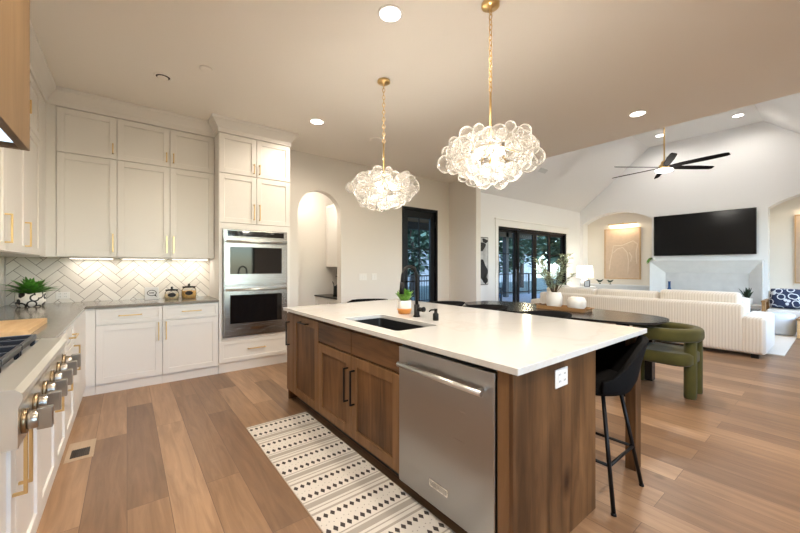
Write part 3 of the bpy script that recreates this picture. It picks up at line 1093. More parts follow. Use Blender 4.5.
def herringbone(name, fn, a0, a1, z0, z1, W=0.078, Ln=0.234, g=0.0026):
    bm = bmesh.new()
    c = math.cos(PI / 4)
    diag = (a1 - a0) + (z1 - z0)
    cx, cz = (a0 + a1) / 2, (z0 + z1) / 2
    K = int(diag / W) + 6
    for i in range(-K, K):
        for j in range(-6, 7):
            ox, oy = i * W + j * Ln, i * W - j * Ln
            for (x0, x1, y0, y1) in ((ox, ox + Ln, oy, oy + W), (ox - W, ox, oy, oy + Ln)):
                q = [(x0 + g, y0 + g), (x1 - g, y0 + g), (x1 - g, y1 - g), (x0 + g, y1 - g)]
                q = [((x - y) * c + cx, (x + y) * c + cz) for x, y in q]
                if max(p[0] for p in q) < a0 or min(p[0] for p in q) > a1 or max(p[1] for p in q) < z0 or min(p[1] for p in q) > z1:
                    continue
                bm.faces.new([bm.verts.new((p[0], 0, p[1])) for p in q])
    for co, no in (((a0, 0, 0), (-1, 0, 0)), ((a1, 0, 0), (1, 0, 0)), ((0, 0, z0), (0, 0, -1)), ((0, 0, z1), (0, 0, 1))):
        bmesh.ops.bisect_plane(bm, geom=bm.verts[:] + bm.edges[:] + bm.faces[:], plane_co=co, plane_no=no, clear_outer=True)
    ext = bmesh.ops.extrude_face_region(bm, geom=bm.faces[:])
    bmesh.ops.translate(bm, verts=[v for v in ext['geom'] if isinstance(v, bmesh.types.BMVert)], vec=(0, -0.007, 0))
    bmesh.ops.recalc_face_normals(bm, faces=bm.faces)
    for v in bm.verts:
        v.co = Vector(fn(v.co.x, v.co.y, v.co.z))
    bmesh.ops.recalc_face_normals(bm, faces=bm.faces)
    me = bpy.data.meshes.new(name)
    bm.to_mesh(me)
    bm.free()
    me.materials.append(M['tile'])
    o = bpy.data.objects.new(name, me)
    COL.objects.link(o)
    return o


def backsplash(name, fn, a0, a1, z0, z1, label):
    mb = MB()
    p = [fn(a0, 0.0, z0), fn(a1, -0.006, z1)]
    lo = [min(p[0][k], p[1][k]) for k in range(3)]
    hi = [max(p[0][k], p[1][k]) for k in range(3)]
    root = mb.box(lo[0], hi[0], lo[1], hi[1], lo[2], hi[2]).build(name, 'grout')
    root['kind'] = 'structure'
    h = herringbone('tiles', lambda a, t, z: fn(a, t - 0.004, z), a0, a1, z0, z1)
    h.parent = root
    return root


backsplash('wall_tiling_back', lambda a, t, z: (a, YB + t, z), -0.985, 0.884, 0.919, 1.419, '')
backsplash('wall_tiling_left', lambda a, t, z: (-1.0 - t, a, z), 2.56, 5.335, 0.919, 1.419, '')


def led_strip(x0, x1, y, z, label):
    t = thing('undercabinet_light', label, 'light', ((x0 + x1) / 2, y, z - 0.012), 'under-cabinet light bars')
    MB().box(x0, x1, y - 0.02, y + 0.02, z - 0.012, z - 0.001).build('housing', 'plate', t)
    MB().box(x0 + 0.01, x1 - 0.01, y - 0.014, y + 0.014, z - 0.015, z - 0.012).build('diffuser', 'led', t)
    area_light('undercabinet_glow', ((x0 + x1) / 2, y, z - 0.02), (0, 0, 0), x1 - x0 - 0.05, 0.03, 0.65, (1.0, 0.90, 0.76))


led_strip(-0.50, -0.12, 5.22, 1.42, 'slim lit bar under the wall cabinet nearest the corner')
led_strip(-0.05, 0.37, 5.22, 1.42, 'slim lit bar under the middle wall cabinet on the back wall')
led_strip(0.44, 0.85, 5.22, 1.42, 'slim lit bar under the wall cabinet beside the oven tower')

# ------------------------------------------------------------------ rangetop and hood
rt = thing('rangetop', 'stainless steel gas rangetop with six brass-ringed knobs along its front', 'cooktop', (-0.5, 1.92, 0.80))
RY0, RY1, RXF = 1.453, 2.387, -0.24
prof = [(-0.98, 0.80), (RXF - 0.005, 0.80), (RXF - 0.005, 0.915), (RXF + 0.005, 0.94), (RXF + 0.004, 0.955), (RXF - 0.012, 0.970), (-0.325, 0.973), (-0.325, 0.945), (-0.93, 0.945), (-0.93, 0.98), (-0.98, 0.98)]
mb = MB().loft([[(x, y, z) for x, z in prof] for y in (RY0, RY1)], smooth=False)
mb.box(-0.93, -0.325, RY0, RY0 + 0.02, 0.945, 0.970).box(-0.93, -0.325, RY1 - 0.02, RY1, 0.945, 0.970)
mb.build('body', 'steel_bright', rt)
for k in range(6):
    y = 1.515 + 0.163 * k
    bz = MB().cyl((RXF - 0.005, y, 0.858), (RXF + 0.006, y, 0.858), 0.036, n=24).build('knob_bezel', 'brass_dark', rt)
    mb = MB().cyl((RXF + 0.006, y, 0.858), (RXF + 0.030, y, 0.858), 0.028, 0.026, n=24)
    mb.box(RXF + 0.025, RXF + 0.060, y - 0.013, y + 0.013, 0.826, 0.890)
    mb.build('knob', 'knobsteel', bz, bevel=0.003, seg=2)
for k in range(3):
    y0 = RY0 + 0.03 + 0.297 * k
    y1 = y0 + 0.29
    mb = MB()
    for x in (-0.90, -0.76, -0.62, -0.48, -0.345):
        mb.box(x - 0.007, x + 0.007, y0, y1, 0.975, 1.0)
    for y in (y0 + 0.008, (y0 + y1) / 2, y1 - 0.008):
        mb.box(-0.90, -0.345, y - 0.007, y + 0.007, 0.975, 1.0)
    for cx in (-0.76, -0.48):
        for a in (PI / 4, 3 * PI / 4):
            dx, dy = 0.1 * math.cos(a), 0.1 * math.sin(a)
            mb.tube([(cx - dx, (y0 + y1) / 2 - dy, 0.99), (cx + dx, (y0 + y1) / 2 + dy, 0.99)], 0.007, 6)
    for x in (-0.895, -0.35):
        for y in (y0 + 0.01, y1 - 0.01):
            mb.box(x - 0.008, x + 0.008, y - 0.008, y + 0.008, 0.9455, 0.977)
    mb.build('grate', 'castiron', rt, bevel=0.002, seg=1)
    for cx in (-0.76, -0.48):
        MB().lathe([(0.045, 0.945), (0.045, 0.957), (0.03, 0.962)], cx, (y0 + y1) / 2).build('burner', 'black', rt)
MB().box(RXF - 0.0045, RXF - 0.0035, 2.30, 2.325, 0.865, 0.90).build('badge', 'black', rt)

hd = thing('range_hood', 'boxy light oak range hood with a lit steel insert above the rangetop', 'range hood', (-0.69, 1.92, 1.90))
HX, HY0, HY1, HZ = -0.385, 1.31, 2.53, 1.90
mb = MB()
mb.box(HX - 0.035, HX, HY0, HY1, HZ, CEIL - 0.003).box(-0.998, HX - 0.035, HY1 - 0.035, HY1, HZ, CEIL - 0.003).box(-0.998, HX - 0.035, HY0, HY0 + 0.035, HZ, CEIL - 0.003)
mb.build('casing', 'hood', hd, bevel=0.002, seg=1)
ins = MB().box(-0.998, HX - 0.036, HY0 + 0.036, HY1 - 0.036, HZ + 0.02, HZ + 0.05).build('insert', 'steel_v', hd)
for y in (1.55, 2.29):
    MB().box(-0.53, -0.428, y - 0.17, y + 0.17, HZ + 0.014, HZ + 0.0195).build('lamp', 'insert_glow', ins)  # glowing panel added to show the steel insert brightly lit
spot_light('hood_lamp_light', (-0.50, 2.29, HZ), 8, (0.9, 0.95, 1.0), 120)
spot_light('hood_lamp_light', (-0.50, 1.55, HZ), 8, (0.9, 0.95, 1.0), 120)

# ------------------------------------------------------------------ things on the grey worktop
ZW = 0.9185
tag(MB().holes(rounded_rect(-0.84, -0.45, 2.92, 3.55, 0.03), [], lambda a, b, t: (a, b, t), ZW, ZW + 0.032).build('cutting_board', 'board', None, bevel=0.004, seg=2),
    'pale wooden cutting board lying on the worktop beside the rangetop', 'cutting board')


def pot_plant(name, label, loc, r, h, potmat, leafmat, nleaf, ll, lw, spread, up=0.8, bend=0.25, group=None):
    t = thing(name, label, 'plant', loc, group)
    x, y, z = loc
    MB().lathe([(r * 0.82, z), (r * 0.98, z + h * 0.3), (r, z + h), (r * 0.9, z + h), (r * 0.88, z + h * 0.86)], x, y, 28).build('pot', potmat, t)
    MB().lathe([(r * 0.87, z + h * 0.8), (r * 0.87, z + h * 0.87)], x, y).build('soil', 'soil', t)
    mb = MB()
    for k in range(nleaf):
        a = 2.4 * k + random.uniform(-.2, .2)
        tt = (k + 0.5) / nleaf
        d = (math.cos(a) * spread * tt, math.sin(a) * spread * tt, up * (1.05 - 0.6 * tt))
        mb.leaf((x + 0.4 * r * math.cos(a) * tt, y + 0.4 * r * math.sin(a) * tt, z + h * 0.84), d, ll * random.uniform(.75, 1.1), lw * random.uniform(.8, 1.1), bend)
    mb.build('foliage', leafmat, t, recalc=False)
    return t


pot_plant('potted_plant', 'bushy green plant in a black and white flower pattern pot in the counter corner', (-0.765, 5.06, ZW), 0.112, 0.14, 'cowpot', 'leaf', 44, 0.25, 0.06, 0.95, 1.0, 0.28)

# little white letter-board with an ink speech bubble
t = thing('tabletop_sign', 'small square white sign with a black speech bubble beside the canisters', 'sign', (0.235, 5.17, ZW))
MB().box(0.165, 0.305, 5.16, 5.185, ZW, ZW + 0.15).build('block', 'art_white', t, bevel=0.002, seg=1)
mb = MB()
out = [(0.235 + 0.048 * math.cos(a), ZW + 0.082 + 0.036 * math.sin(a)) for a in [2 * PI * k / 28 for k in range(28)]]
inn = [(0.235 + 0.041 * math.cos(a), ZW + 0.082 + 0.029 * math.sin(a)) for a in [2 * PI * k / 28 for k in range(28)]]
mb.holes(out, [inn], lambda a, b, t: (a, t, b), 5.158, 5.1598)
mb.holes([(0.255, ZW + 0.055), (0.286, ZW + 0.030), (0.272, ZW + 0.062)], [], lambda a, b, t: (a, t, b), 5.158, 5.1598)
for k in range(4):
    mb.box(0.211 + 0.0125 * k, 0.220 + 0.0125 * k, 5.158, 5.1598, ZW + 0.076, ZW + 0.089)
mb.build('speech_bubble', 'art_black', t)


def canister(x, y, r, h, fill, mat, label):
    t = thing('canister', label, 'jar', (x, y, ZW), 'glass canisters')
    MB().lathe([(r * 0.93, ZW + 0.004), (r * 1.0, ZW + h * 0.3), (r * 0.95, ZW + h * 0.8), (r * 0.78, ZW + h)], x, y, 28).build('jar', 'jarglass', t)
    MB().lathe([(r * 0.90, ZW), (r * 0.96, ZW + h * 0.3), (r * 0.93, ZW + h * fill)], x, y, 28).build('contents', mat, t)
    MB().lathe([(r * 0.88, ZW + h), (r * 0.9, ZW + h + 0.014), (r * 0.2, ZW + h + 0.02), (0.011, ZW + h + 0.026), (0.014, ZW + h + 0.042), (0.006, ZW + h + 0.05)], x, y, 24).build('lid', 'black', t)
    mb = MB()
    d = Vector((-x, -y, 0)).normalized()
    s = Vector((-d.y, d.x, 0))
    c = Vector((x, y, ZW + h * 0.52)) + d * (r + 0.004)
    ring = [c + s * (0.042 * math.cos(a)) + Vector((0, 0, 0.026 * math.sin(a))) for a in [2 * PI * k / 24 for k in range(24)]]
    mb.loft([[p - d * 0.008 for p in ring], ring], smooth=False)
    mb.build('tag_label', 'art_black', t)


canister(0.435, 5.12, 0.075, 0.105, 0.6, 'oats', 'short glass canister with black lid and oval black tag, middle of the counter group')
canister(0.62, 5.14, 0.082, 0.135, 0.7, 'pasta', 'taller glass canister with black lid and oval black tag, nearest the oven tower')

# outlet plates on the tiling and wall
def plate(name, label, face, u, z, w, h, n, group=None, slots='outlet'):
    t = thing(name, label, 'outlet' if slots == 'outlet' else 'switch', face.p(u, 0, z), group)
    mb = MB()
    face.box(mb, u - w / 2, u + w / 2, 0.0005, 0.007, z - h / 2, z + h / 2)
    mb.build('cover_plate', 'plate', t, bevel=0.002, seg=1)
    for k in range(n):
        uu = u + (k - (n - 1) / 2) * 0.046
        mb = MB()
        face.box(mb, uu - 0.016, uu + 0.016, 0.007, 0.0095, z - 0.028, z + 0.028)
        ins = mb.build('receptacle' if slots == 'outlet' else 'rocker', 'trim', t)
        if slots == 'outlet':
            mb = MB()
            for zz in (z - 0.018, z + 0.014):
                for du in (-0.006, 0.006):
                    face.box(mb, uu + du - 0.0012, uu + du + 0.0012, 0.0095, 0.0102, zz, zz + 0.009)
            mb.build('slots', 'darkslot', ins)


plate('wall_outlet', 'white outlet plate on the tiled wall right of the potted plant', Face('y', YB - 0.0115, -1), -0.56, 1.0, 0.115, 0.075, 2)
plate('light_switch', 'white switch plate on the plain wall, closer to the arch', Face('y', YB, -1), 3.34, 1.13, 0.165, 0.12, 3, 'switch plates', 'switch')
plate('light_switch', 'white switch plate on the plain wall, closer to the black door', Face('y', YB, -1), 3.58, 1.13, 0.12, 0.12, 2, 'switch plates', 'switch')

# ------------------------------------------------------------------ island
IX, IY0, IY1 = 1.25, 0.84, 3.42       # front plane and ends of the cabinetry
isl = thing('kitchen_island', 'large knotty brown wood island with cabinet doors, end panel and support post', 'kitchen island', (1.9, 2.1, 0))
FI = Face('x', IX + 0.02, -1)
mb = MB()
mb.box(IX + 0.02, 1.99, IY0 + 0.02, 0.912, 0.10, 0.882)          # stile beside the dishwasher
mb.box(IX + 0.02, 1.99, 1.598, 1.67, 0.10, 0.882)
mb.box(IX + 0.02, 1.99, 2.47, IY1, 0.10, 0.882)
mb.box(IX + 0.02, 1.99, 1.67, 2.47, 0.10, 0.62)
mb.box(IX + 0.02, 1.30, 1.67, 2.47, 0.62, 0.882).box(1.80, 1.99, 1.67, 2.47, 0.62, 0.882)
mb.box(1.93, 1.99, 0.912, 1.598, 0.0, 0.882)
mb.build('body', 'island', isl)
MB().box(1.345, 1.985, 1.60, 3.36, 0, 0.10).build('toe_kick', 'darkslot', isl)
MB().box(IX - 0.002, 2.015, IY0, IY0 + 0.02, 0.0, 0.882).build('end_panel', 'island', isl, bevel=0.0015, seg=1)
MB().box(IX - 0.002, IX + 0.02, IY0 + 0.0205, 0.918, 0.0, 0.882).build('stile', 'island_edge', isl, bevel=0.0015, seg=1)
MB().box(2.575, 2.668, 0.83, 0.89, 0, 0.882).build('support_post', 'island', isl, bevel=0.0015, seg=1)
MB().box(1.995, 2.64, 2.05, 2.10, 0.86, 0.8835).box(1.995, 2.575, 3.33, 3.35, 0.86, 0.8835).build('overhang_bracket', 'black', isl)
MB().box(2.575, 2.668, 3.32, 3.385, 0, 0.882).build('support_post', 'island', isl, bevel=0.0015, seg=1)
SM = 2.158
for a, b, s in ((1.60, SM, 1), (SM, 2.70, -1)):
    d = slab(FI, isl, 'drawer_front', a, b, 0.70, 0.862, 'island_h')
    d = shaker(FI, isl, 'door', a, b, 0.105, 0.69, 'island_edge', rail=0.068, panelmat='island')
    pull(FI, d, b - 0.045 if s > 0 else a + 0.045, 0.475, 0.245, True, 'black')
d = shaker(FI, isl, 'pull_out_door', 2.70, 3.25, 0.105, 0.862, 'island_edge', rail=0.068, panelmat='island')
pull(FI, d, 2.975, 0.815, 0.17, False, 'black')
d = slab(FI, isl, 'narrow_door', 3.25, 3.42, 0.105, 0.862, 'island_edge')
pull(FI, d, 3.345, 0.67, 0.23, True, 'black')
MB().box(IX + 0.021, 1.99, IY1, IY1 + 0.02, 0.0, 0.882).build('end_panel', 'island', isl)

# island worktop with the sink cut out
CX0, CX1, CY0, CY1 = 1.222, 2.685, 0.80, 3.445
S0, S1, T0, T1 = 1.335, 1.70, 1.735, 2.43
mb = MB().holes([(CX0, CY0), (CX1, CY0), (CX1, CY1), (CX0, CY1)], [rounded_rect(S0, S1, T0, T1, 0.03)], lambda a, b, t: (a, b, t), 0.884, 0.914)
tag(mb.build('worktop', 'quartz', None, bevel=0.002, seg=1), 'white veined quartz worktop of the island with a sink cut-out', 'worktop')
sk = thing('sink', 'black undermount sink set into the white island worktop', 'sink', ((S0 + S1) / 2, (T0 + T1) / 2, 0.65))
mb = MB()
g = 0.008
outer = rounded_rect(S0 - 0.02, S1 + 0.02, T0 - 0.02, T1 + 0.02, 0.035)
inner = rounded_rect(S0 + 0.004, S1 - 0.004, T0 + 0.004, T1 - 0.004, 0.035)
inner2 = rounded_rect(S0 + 0.02, S1 - 0.02, T0 + 0.02, T1 - 0.02, 0.03)
mb.loft([[(a, b, 0.65) for a, b in outer], [(a, b, 0.8835) for a, b in outer], [(a, b, 0.8835) for a, b in inner], [(a, b, 0.67) for a, b in inner2]], smooth=False)
mb.build('basin', 'sinkblack', sk)
MB().cyl(((S0 + S1) / 2 + 0.05, (T0 + T1) / 2, 0.668), ((S0 + S1) / 2 + 0.05, (T0 + T1) / 2, 0.676), 0.045).build('drain', 'chrome', sk)

fc = thing('faucet', 'tall matte black gooseneck faucet behind the island sink', 'faucet', (1.84, 2.13, 0.914))
fx, fy, fz = 1.84, 2.13, 0.9145
MB().lathe([(0.027, fz), (0.027, fz + 0.012), (0.022, fz + 0.018), (0.022, fz + 0.10)], fx, fy).build('base', 'black', fc)
pts = [(fx, fy, fz + 0.10), (fx, fy, fz + 0.31)]
for k in range(1, 13):
    a = PI * k / 12
    pts.append((fx - 0.074 + 0.074 * math.cos(a), fy, fz + 0.31 + 0.095 * math.sin(a)))
pts.append((fx - 0.150, fy, fz + 0.28))
MB().tube(pts, 0.0135, 14).build('spout', 'black', fc)
MB().cyl((fx - 0.150, fy, fz + 0.285), (fx - 0.156, fy, fz + 0.19), 0.017, 0.019).build('spray_head', 'black', fc)
MB().cyl((fx, fy, fz + 0.062), (fx + 0.01, fy - 0.06, fz + 0.062), 0.017).cyl((fx + 0.01, fy - 0.055, fz + 0.062), (fx + 0.012, fy - 0.075, fz + 0.066), 0.02).build('lever', 'black', fc)

sd = thing('soap_dispenser', 'small black soap dispenser pump to the right of the faucet', 'soap dispenser', (1.83, 1.90, 0.9145))
MB().lathe([(0.022, fz), (0.022, fz + 0.05), (0.014, fz + 0.056), (0.010, fz + 0.075)], 1.83, 1.90).build('body', 'black', sd)
MB().cyl((1.83, 1.90, fz + 0.07), (1.83, 1.90, fz + 0.088), 0.013).tube([(1.83, 1.90, fz + 0.08), (1.79, 1.91, fz + 0.08), (1.775, 1.913, fz + 0.07)], 0.006, 8).build('pump', 'black', sd)

hp = pot_plant('herb_pot', 'small leafy green herb in a white pot with an orange base beside the faucet', (1.885, 2.345, 0.9145), 0.06, 0.115, 'white_ceramic', 'leaf2', 110, 0.125, 0.05, 0.42, 1.25, 0.12)
MB().lathe([(0.051, 0.9150), (0.0625, 0.9155 + 0.036), (0.0625, 0.9155 + 0.045), (0.04, 0.9155 + 0.046)], 1.885, 2.345, 28).build('base_band', 'orange', hp)

t = thing('dishwasher', 'stainless steel dishwasher with a bar handle built into the wooden island', 'dishwasher', (1.25, 1.26, 0.1))
FD = Face('x', IX + 0.018, -1)
W0, W1 = 0.922, 1.594
MB().box(IX + 0.02, 1.90, W0, W1, 0.10, 0.875).box(1.345, 1.90, W0, W1, 0, 0.10).build('tub', 'darkslot', t)
mb = MB()
FD.box(mb, W0 + 0.003, W1 - 0.003, 0, 0.03, 0.09, 0.862)
dd = mb.build('door', 'steel_v', t, bevel=0.004, seg=2)
mb = MB()
mb.cyl(FD.p(W0 + 0.04, 0.07, 0.772), FD.p(W1 - 0.045, 0.07, 0.772), 0.0135)
for u in (W0 + 0.07, W1 - 0.075):
    mb.cyl(FD.p(u, 0.03, 0.772), FD.p(u, 0.07, 0.772), 0.011)
mb.build('handle', 'satin', dd)
mb = MB()
FD.box(mb, 1.20, 1.33, 0.03, 0.033, 0.185, 0.222)
bd = mb.build('badge', 'chrome', dd)
mb = MB()
FD.box(mb, 1.207, 1.323, 0.033, 0.0335, 0.192, 0.215)
mb.build('badge_face', 'steel', bd)

plate('island_outlet', 'white double outlet plate on the wooden end of the island', Face('y', IY0, -1), 1.635, 0.79, 0.115, 0.088, 2)

# ------------------------------------------------------------------ runner rug and floor vent
def runner():
    mb = MB()
    x0, x1, y0, y1, h = 0.765, 1.275, 0.925, 3.0, 0.008
    mb.box(x0, x1, y0, y1, 0.0, h, 0)
    z = h + 0.0004

    def stripe(a, b, mi):
        mb.box(x0 + 0.001, x1 - 0.001, a, b, h - 0.001, z, mi)

    def diamonds(yc, s, n, mi=2):
        for k in range(n):
            x = x0 + (k + 0.5) * (x1 - x0) / n
            w = (x1 - x0) / n * 0.36
            mb.loft([[(x - w, yc, q), (x, yc - s, q), (x + w, yc, q), (x, yc + s, q)] for q in (h - 0.001, z)], mi=mi, smooth=False)
    y = y1
    i = 0
    while y > y0 + 0.3:
        stripe(y - 0.028, y - 0.012, 1)
        diamonds(y - 0.066, 0.022, 13)
        for xx in range(24):
            x = x0 + (xx + 0.5) * (x1 - x0) / 24
            mb.box(x - 0.004, x + 0.002, y - 0.122 - 0.012 * (xx % 2), y - 0.116 - 0.012 * (xx % 2), h - 0.001, z, 1)
        diamonds(y - 0.178, 0.024, 13)
        stripe(y - 0.222, y - 0.214, 1)
        stripe(y - 0.275, y - 0.236, 1)
        stripe(y - 0.300, y - 0.292, 1)
        y -= 0.312
        i += 1
    return mb


tag(runner().build('runner_rug', ['rugwhite', 'rugtaupe', 'rugdark'], None), 'ivory runner rug with dark diamond rows lying along the island', 'rug')

t = thing('floor_vent', 'small brown floor register set in the planks near the range wall', 'vent', (-0.26, 3.38, 0.0))
MB().box(-0.335, -0.185, 3.22, 3.54, 0.0, 0.004).build('frame', 'ventframe', t)
mb = MB().box(-0.31, -0.21, 3.265, 3.40, 0.004, 0.005)
for k in range(9):
    mb.box(-0.306 + 0.0108 * k, -0.300 + 0.0108 * k, 3.268, 3.397, 0.005, 0.008)
mb.build('grille', 'vent', t)

# ------------------------------------------------------------------ counter stools
def make_stool():
    t = thing('counter_stool', 'black fabric counter stool tucked under the near end of the island worktop', 'stool', (0, 0, 0), 'counter stools at the island')
    # shell: grid over (angle around the back, height)
    mb = MB()
    n, m = 25, 9
    outer, inner = [], []
    for i in range(n):
        a = -PI * 0.80 + 2 * PI * 0.80 * i / (n - 1)     # 0 = back (+x)
        k = 0.5 + 0.5 * math.cos(min(abs(a) / (PI * 0.80), 1) * PI)
        q_ = min(1, max(0, (PI * 0.80 - abs(a)) / (PI * 0.36)))
        top = 0.69 + 0.185 * (q_ * q_ * (3 - 2 * q_))
        co, ci = [], []
        for j in range(m):
            s = j / (m - 1)
            z = 0.60 + (top - 0.60) * s
            flare = 0.228 + 0.025 * s
            lean = 0.20 * k * s * s + 0.07 * k * s
            rr = flare - 0.07 * max(0, (0.25 - s)) * 1.5
            co.append((rr * math.cos(a) * 0.98 + lean, rr * math.sin(a), z))
            rt_ = rr - 0.038
            ci.append((rt_ * math.cos(a) * 0.98 + lean, rt_ * math.sin(a), z - 0.004 * s))
        outer.append(co)
        inner.append(ci)
    O_ = [[mb.bm.verts.new(p) for p in c] for c in outer]
    I_ = [[mb.bm.verts.new(p) for p in c] for c in inner]
    for i in range(n - 1):
        for j in range(m - 1):
            mb.bm.faces.new((O_[i][j], O_[i + 1][j], O_[i + 1][j + 1], O_[i][j + 1]))
            mb.bm.faces.new((I_[i][j + 1], I_[i + 1][j + 1], I_[i + 1][j], I_[i][j]))
        mb.bm.faces.new((O_[i][m - 1], O_[i + 1][m - 1], I_[i + 1][m - 1], I_[i][m - 1]))
        mb.bm.faces.new((I_[i][0], I_[i + 1][0], O_[i + 1][0], O_[i][0]))
    for i in (0, n - 1):
        for j in range(m - 1):
            mb.bm.faces.new((O_[i][j], O_[i][j + 1], I_[i][j + 1], I_[i][j]))
    mb.build('backrest', 'black_fabric', t, smooth=True, bevel=0.012, seg=3)
    ring = lambda r, z, sx: [(r * math.cos(a) * sx - 0.01, r * math.sin(a), z) for a in [2 * PI * k / 28 for k in range(28)]]
    MB().loft([ring(0.15, 0.585, 1), ring(0.195, 0.60, 1.0), ring(0.205, 0.63, 1.0), ring(0.195, 0.665, 1.0), ring(0.16, 0.678, 1.0)]).build('seat', 'black_fabric', t)
    F = {}
    for sx in (-1, 1):
        for sy in (-1, 1):
            a = Vector((sx * 0.115, sy * 0.115, 0.60))
            b = Vector((sx * 0.205, sy * 0.205, 0.0))
            F[(sx, sy)] = (a, b)
            leg = MB().tube([a, b + (a - b) * 0.02], 0.011, 10).build('leg', 'black', t)
            MB().cyl(b + (a - b) * 0.02, b, 0.013, 0.014, 10).build('foot_cap', 'black', leg)
    pt = lambda k, z: F[k][0].lerp(F[k][1], (0.60 - z) / 0.60)
    mb = MB()
    ks = [(-1, -1), (1, -1), (1, 1), (-1, 1)]
    for i in range(4):
        z = 0.235
        mb.tube([pt(ks[i], z), pt(ks[(i + 1) % 4], z)], 0.009, 8)
    mb.build('footrest', 'black', t)
    return t


st = make_stool()
st.location = (2.235, 0.96, 0)
dup(st, (2.90, 1.74, 0), 0.05, 'black stool behind the island, back showing in front of the wooden tray')
dup(st, (2.92, 2.46, 0), 0.0, 'black stool behind the island, back showing at the dark table end')
dup(st, (2.86, 3.05, 0), -0.05, 'black stool behind the island, back showing right of the soap pump')
dup(st, (2.30, 3.86, 0), 0.1, 'black stool beyond the far end of the island, left of the herb pot')

# ------------------------------------------------------------------ dining table, tray, chairs
tb = thing('dining_table', 'long black dining table with rounded ends beyond the island', 'table', (4.4, 2.45, 0))
def super_oval(cx, cy, a, b, n=64, p=3.2):
    out = []
    for k in range(n):
        t_ = 2 * PI * k / n
        c, s = math.cos(t_), math.sin(t_)
        out.append((cx + a * math.copysign(abs(c) ** (2 / p), c), cy + b * math.copysign(abs(s) ** (2 / 2.4), s)))
    return out
rim = super_oval(4.40, 2.42, 0.54, 1.275)
rim2 = super_oval(4.40, 2.42, 0.49, 1.225)
MB().loft([[(a, b, 0.715) for a, b in rim2], [(a, b, 0.735) for a, b in rim], [(a, b, 0.755) for a, b in rim]], smooth=False).build('tabletop', 'blacktable', tb)
for x in (4.02, 4.80):
    for y in (1.42, 3.40):
        MB().box(x - 0.055, x + 0.055, y - 0.055, y + 0.055, 0.0, 0.715).build('leg', 'blacktable', tb, bevel=0.006, seg=2)

tr = thing('serving_tray', 'shallow wooden tray with end handles on the black dining table', 'tray', (4.5, 2.27, 0.755))
zt = 0.7555
mb = MB().holes(rounded_rect(4.38, 4.64, 1.96, 2.60, 0.03), [], lambda a, b, t: (a, b, t), zt, zt + 0.012)
o_, i_ = rounded_rect(4.38, 4.64, 1.96, 2.60, 0.03), rounded_rect(4.393, 4.627, 1.973, 2.587, 0.02)
mb.holes(o_, [i_], lambda a, b, t: (a, b, t), zt + 0.012, zt + 0.045)
mb.build('tray_body', 'tray', tr)
for y, s in ((1.955, -1), (2.605, 1)):
    MB().tube([(4.45, y - 0.004 * s, zt + 0.03), (4.45, y + 0.03 * s, zt + 0.045), (4.57, y + 0.03 * s, zt + 0.045), (4.57, y - 0.004 * s, zt + 0.03)], 0.009, 8).build('handle', 'tray', tr)

vs = thing('vase', 'white ribbed vase holding leafy sage branches on the wooden tray', 'vase', (4.50, 2.40, zt + 0.012))
MB().lathe([(0.075, zt + 0.0125), (0.098, zt + 0.06), (0.102, zt + 0.16), (0.085, zt + 0.215), (0.078, zt + 0.225), (0.068, zt + 0.222), (0.07, zt + 0.18)], 4.50, 2.40, 28).build('body', 'white_ceramic', vs)
mb = MB()
ml = MB()
for k in range(20):
    a = 2.4 * k
    top = Vector((4.50 + random.uniform(.08, .32) * math.cos(a), 2.40 + random.uniform(.10, .30) * math.sin(a), zt + random.uniform(.42, .74)))
    base = Vector((4.50 + 0.02 * math.cos(a), 2.40 + 0.02 * math.sin(a), zt + 0.2))
    mid = (base + top) / 2 + Vector((0, 0, 0.05))
    mb.tube([base, mid, top], [0.004, 0.003, 0.0015], 5)
    for q in range(26):
        s = 0.2 + 0.8 * q / 25
        p = base * (1 - s) ** 2 + mid * 2 * s * (1 - s) + top * s * s
        b2 = a + random.uniform(-2, 2)
        ml.leaf(p, (math.cos(b2), math.sin(b2), random.uniform(-.1, .8)), random.uniform(.05, .085), 0.025, 0.1)
mb.build('stems', 'stem', vs)
ml.build('leaves', 'olive_leaf', vs, recalc=False)
bw = thing('ceramic_jar', 'squat rounded white jar on the wooden tray, right of the vase', 'jar', (4.51, 2.11, zt + 0.0125))
MB().lathe([(0.07, zt + 0.0125), (0.105, zt + 0.05), (0.112, zt + 0.12), (0.095, zt + 0.165), (0.06, zt + 0.178), (0.055, zt + 0.175), (0.07, zt + 0.15)], 4.51, 2.11, 28).build('body', 'white_ceramic', bw)

# olive velvet barrel chair with a horseshoe back
gc = thing('dining_chair', 'olive green velvet armchair with horseshoe back at the end of the black table', 'chair', (4.48, 1.2, 0))
def horseshoe(cx, cy, r, y1, n=22):
    out = [(cx - r, y1)]
    for k in range(n + 1):
        a = PI + PI * k / n
        out.append((cx + r * math.cos(a), cy + r * math.sin(a)))
    out.append((cx + r, y1))
    return out
def band(path, z0, z1, w):
    """an upholstered band following path: rounded rectangular section"""
    rings = []
    n = len(path)
    for i, (x, y) in enumerate(path):
        x0, y0 = path[max(i - 1, 0)]
        x1, y1 = path[min(i + 1, n - 1)]
        d = Vector((x1 - x0, y1 - y0, 0)).normalized()
        s = Vector((d.y, -d.x, 0))
        sec = rounded_rect(-w / 2, w / 2, z0, z1, min(w, z1 - z0) * 0.42, 4)
        rings.append([Vector((x, y, 0)) + s * a + Vector((0, 0, b)) for a, b in sec])
    return rings
MB().loft(band(horseshoe(4.48, 1.21, 0.265, 1.42), 0.565, 0.70, 0.10)).build('backrest', 'green_velvet', gc, smooth=True)
ring = lambda s, z: [(4.48 + a * s, 1.20 + b * s, z) for a, b in rounded_rect(-0.255, 0.255, -0.25, 0.25, 0.14, 6)]
MB().loft([ring(0.92, 0.33), ring(1.0, 0.35), ring(1.0, 0.435), ring(0.9, 0.455)]).build('seat', 'green_velvet', gc)
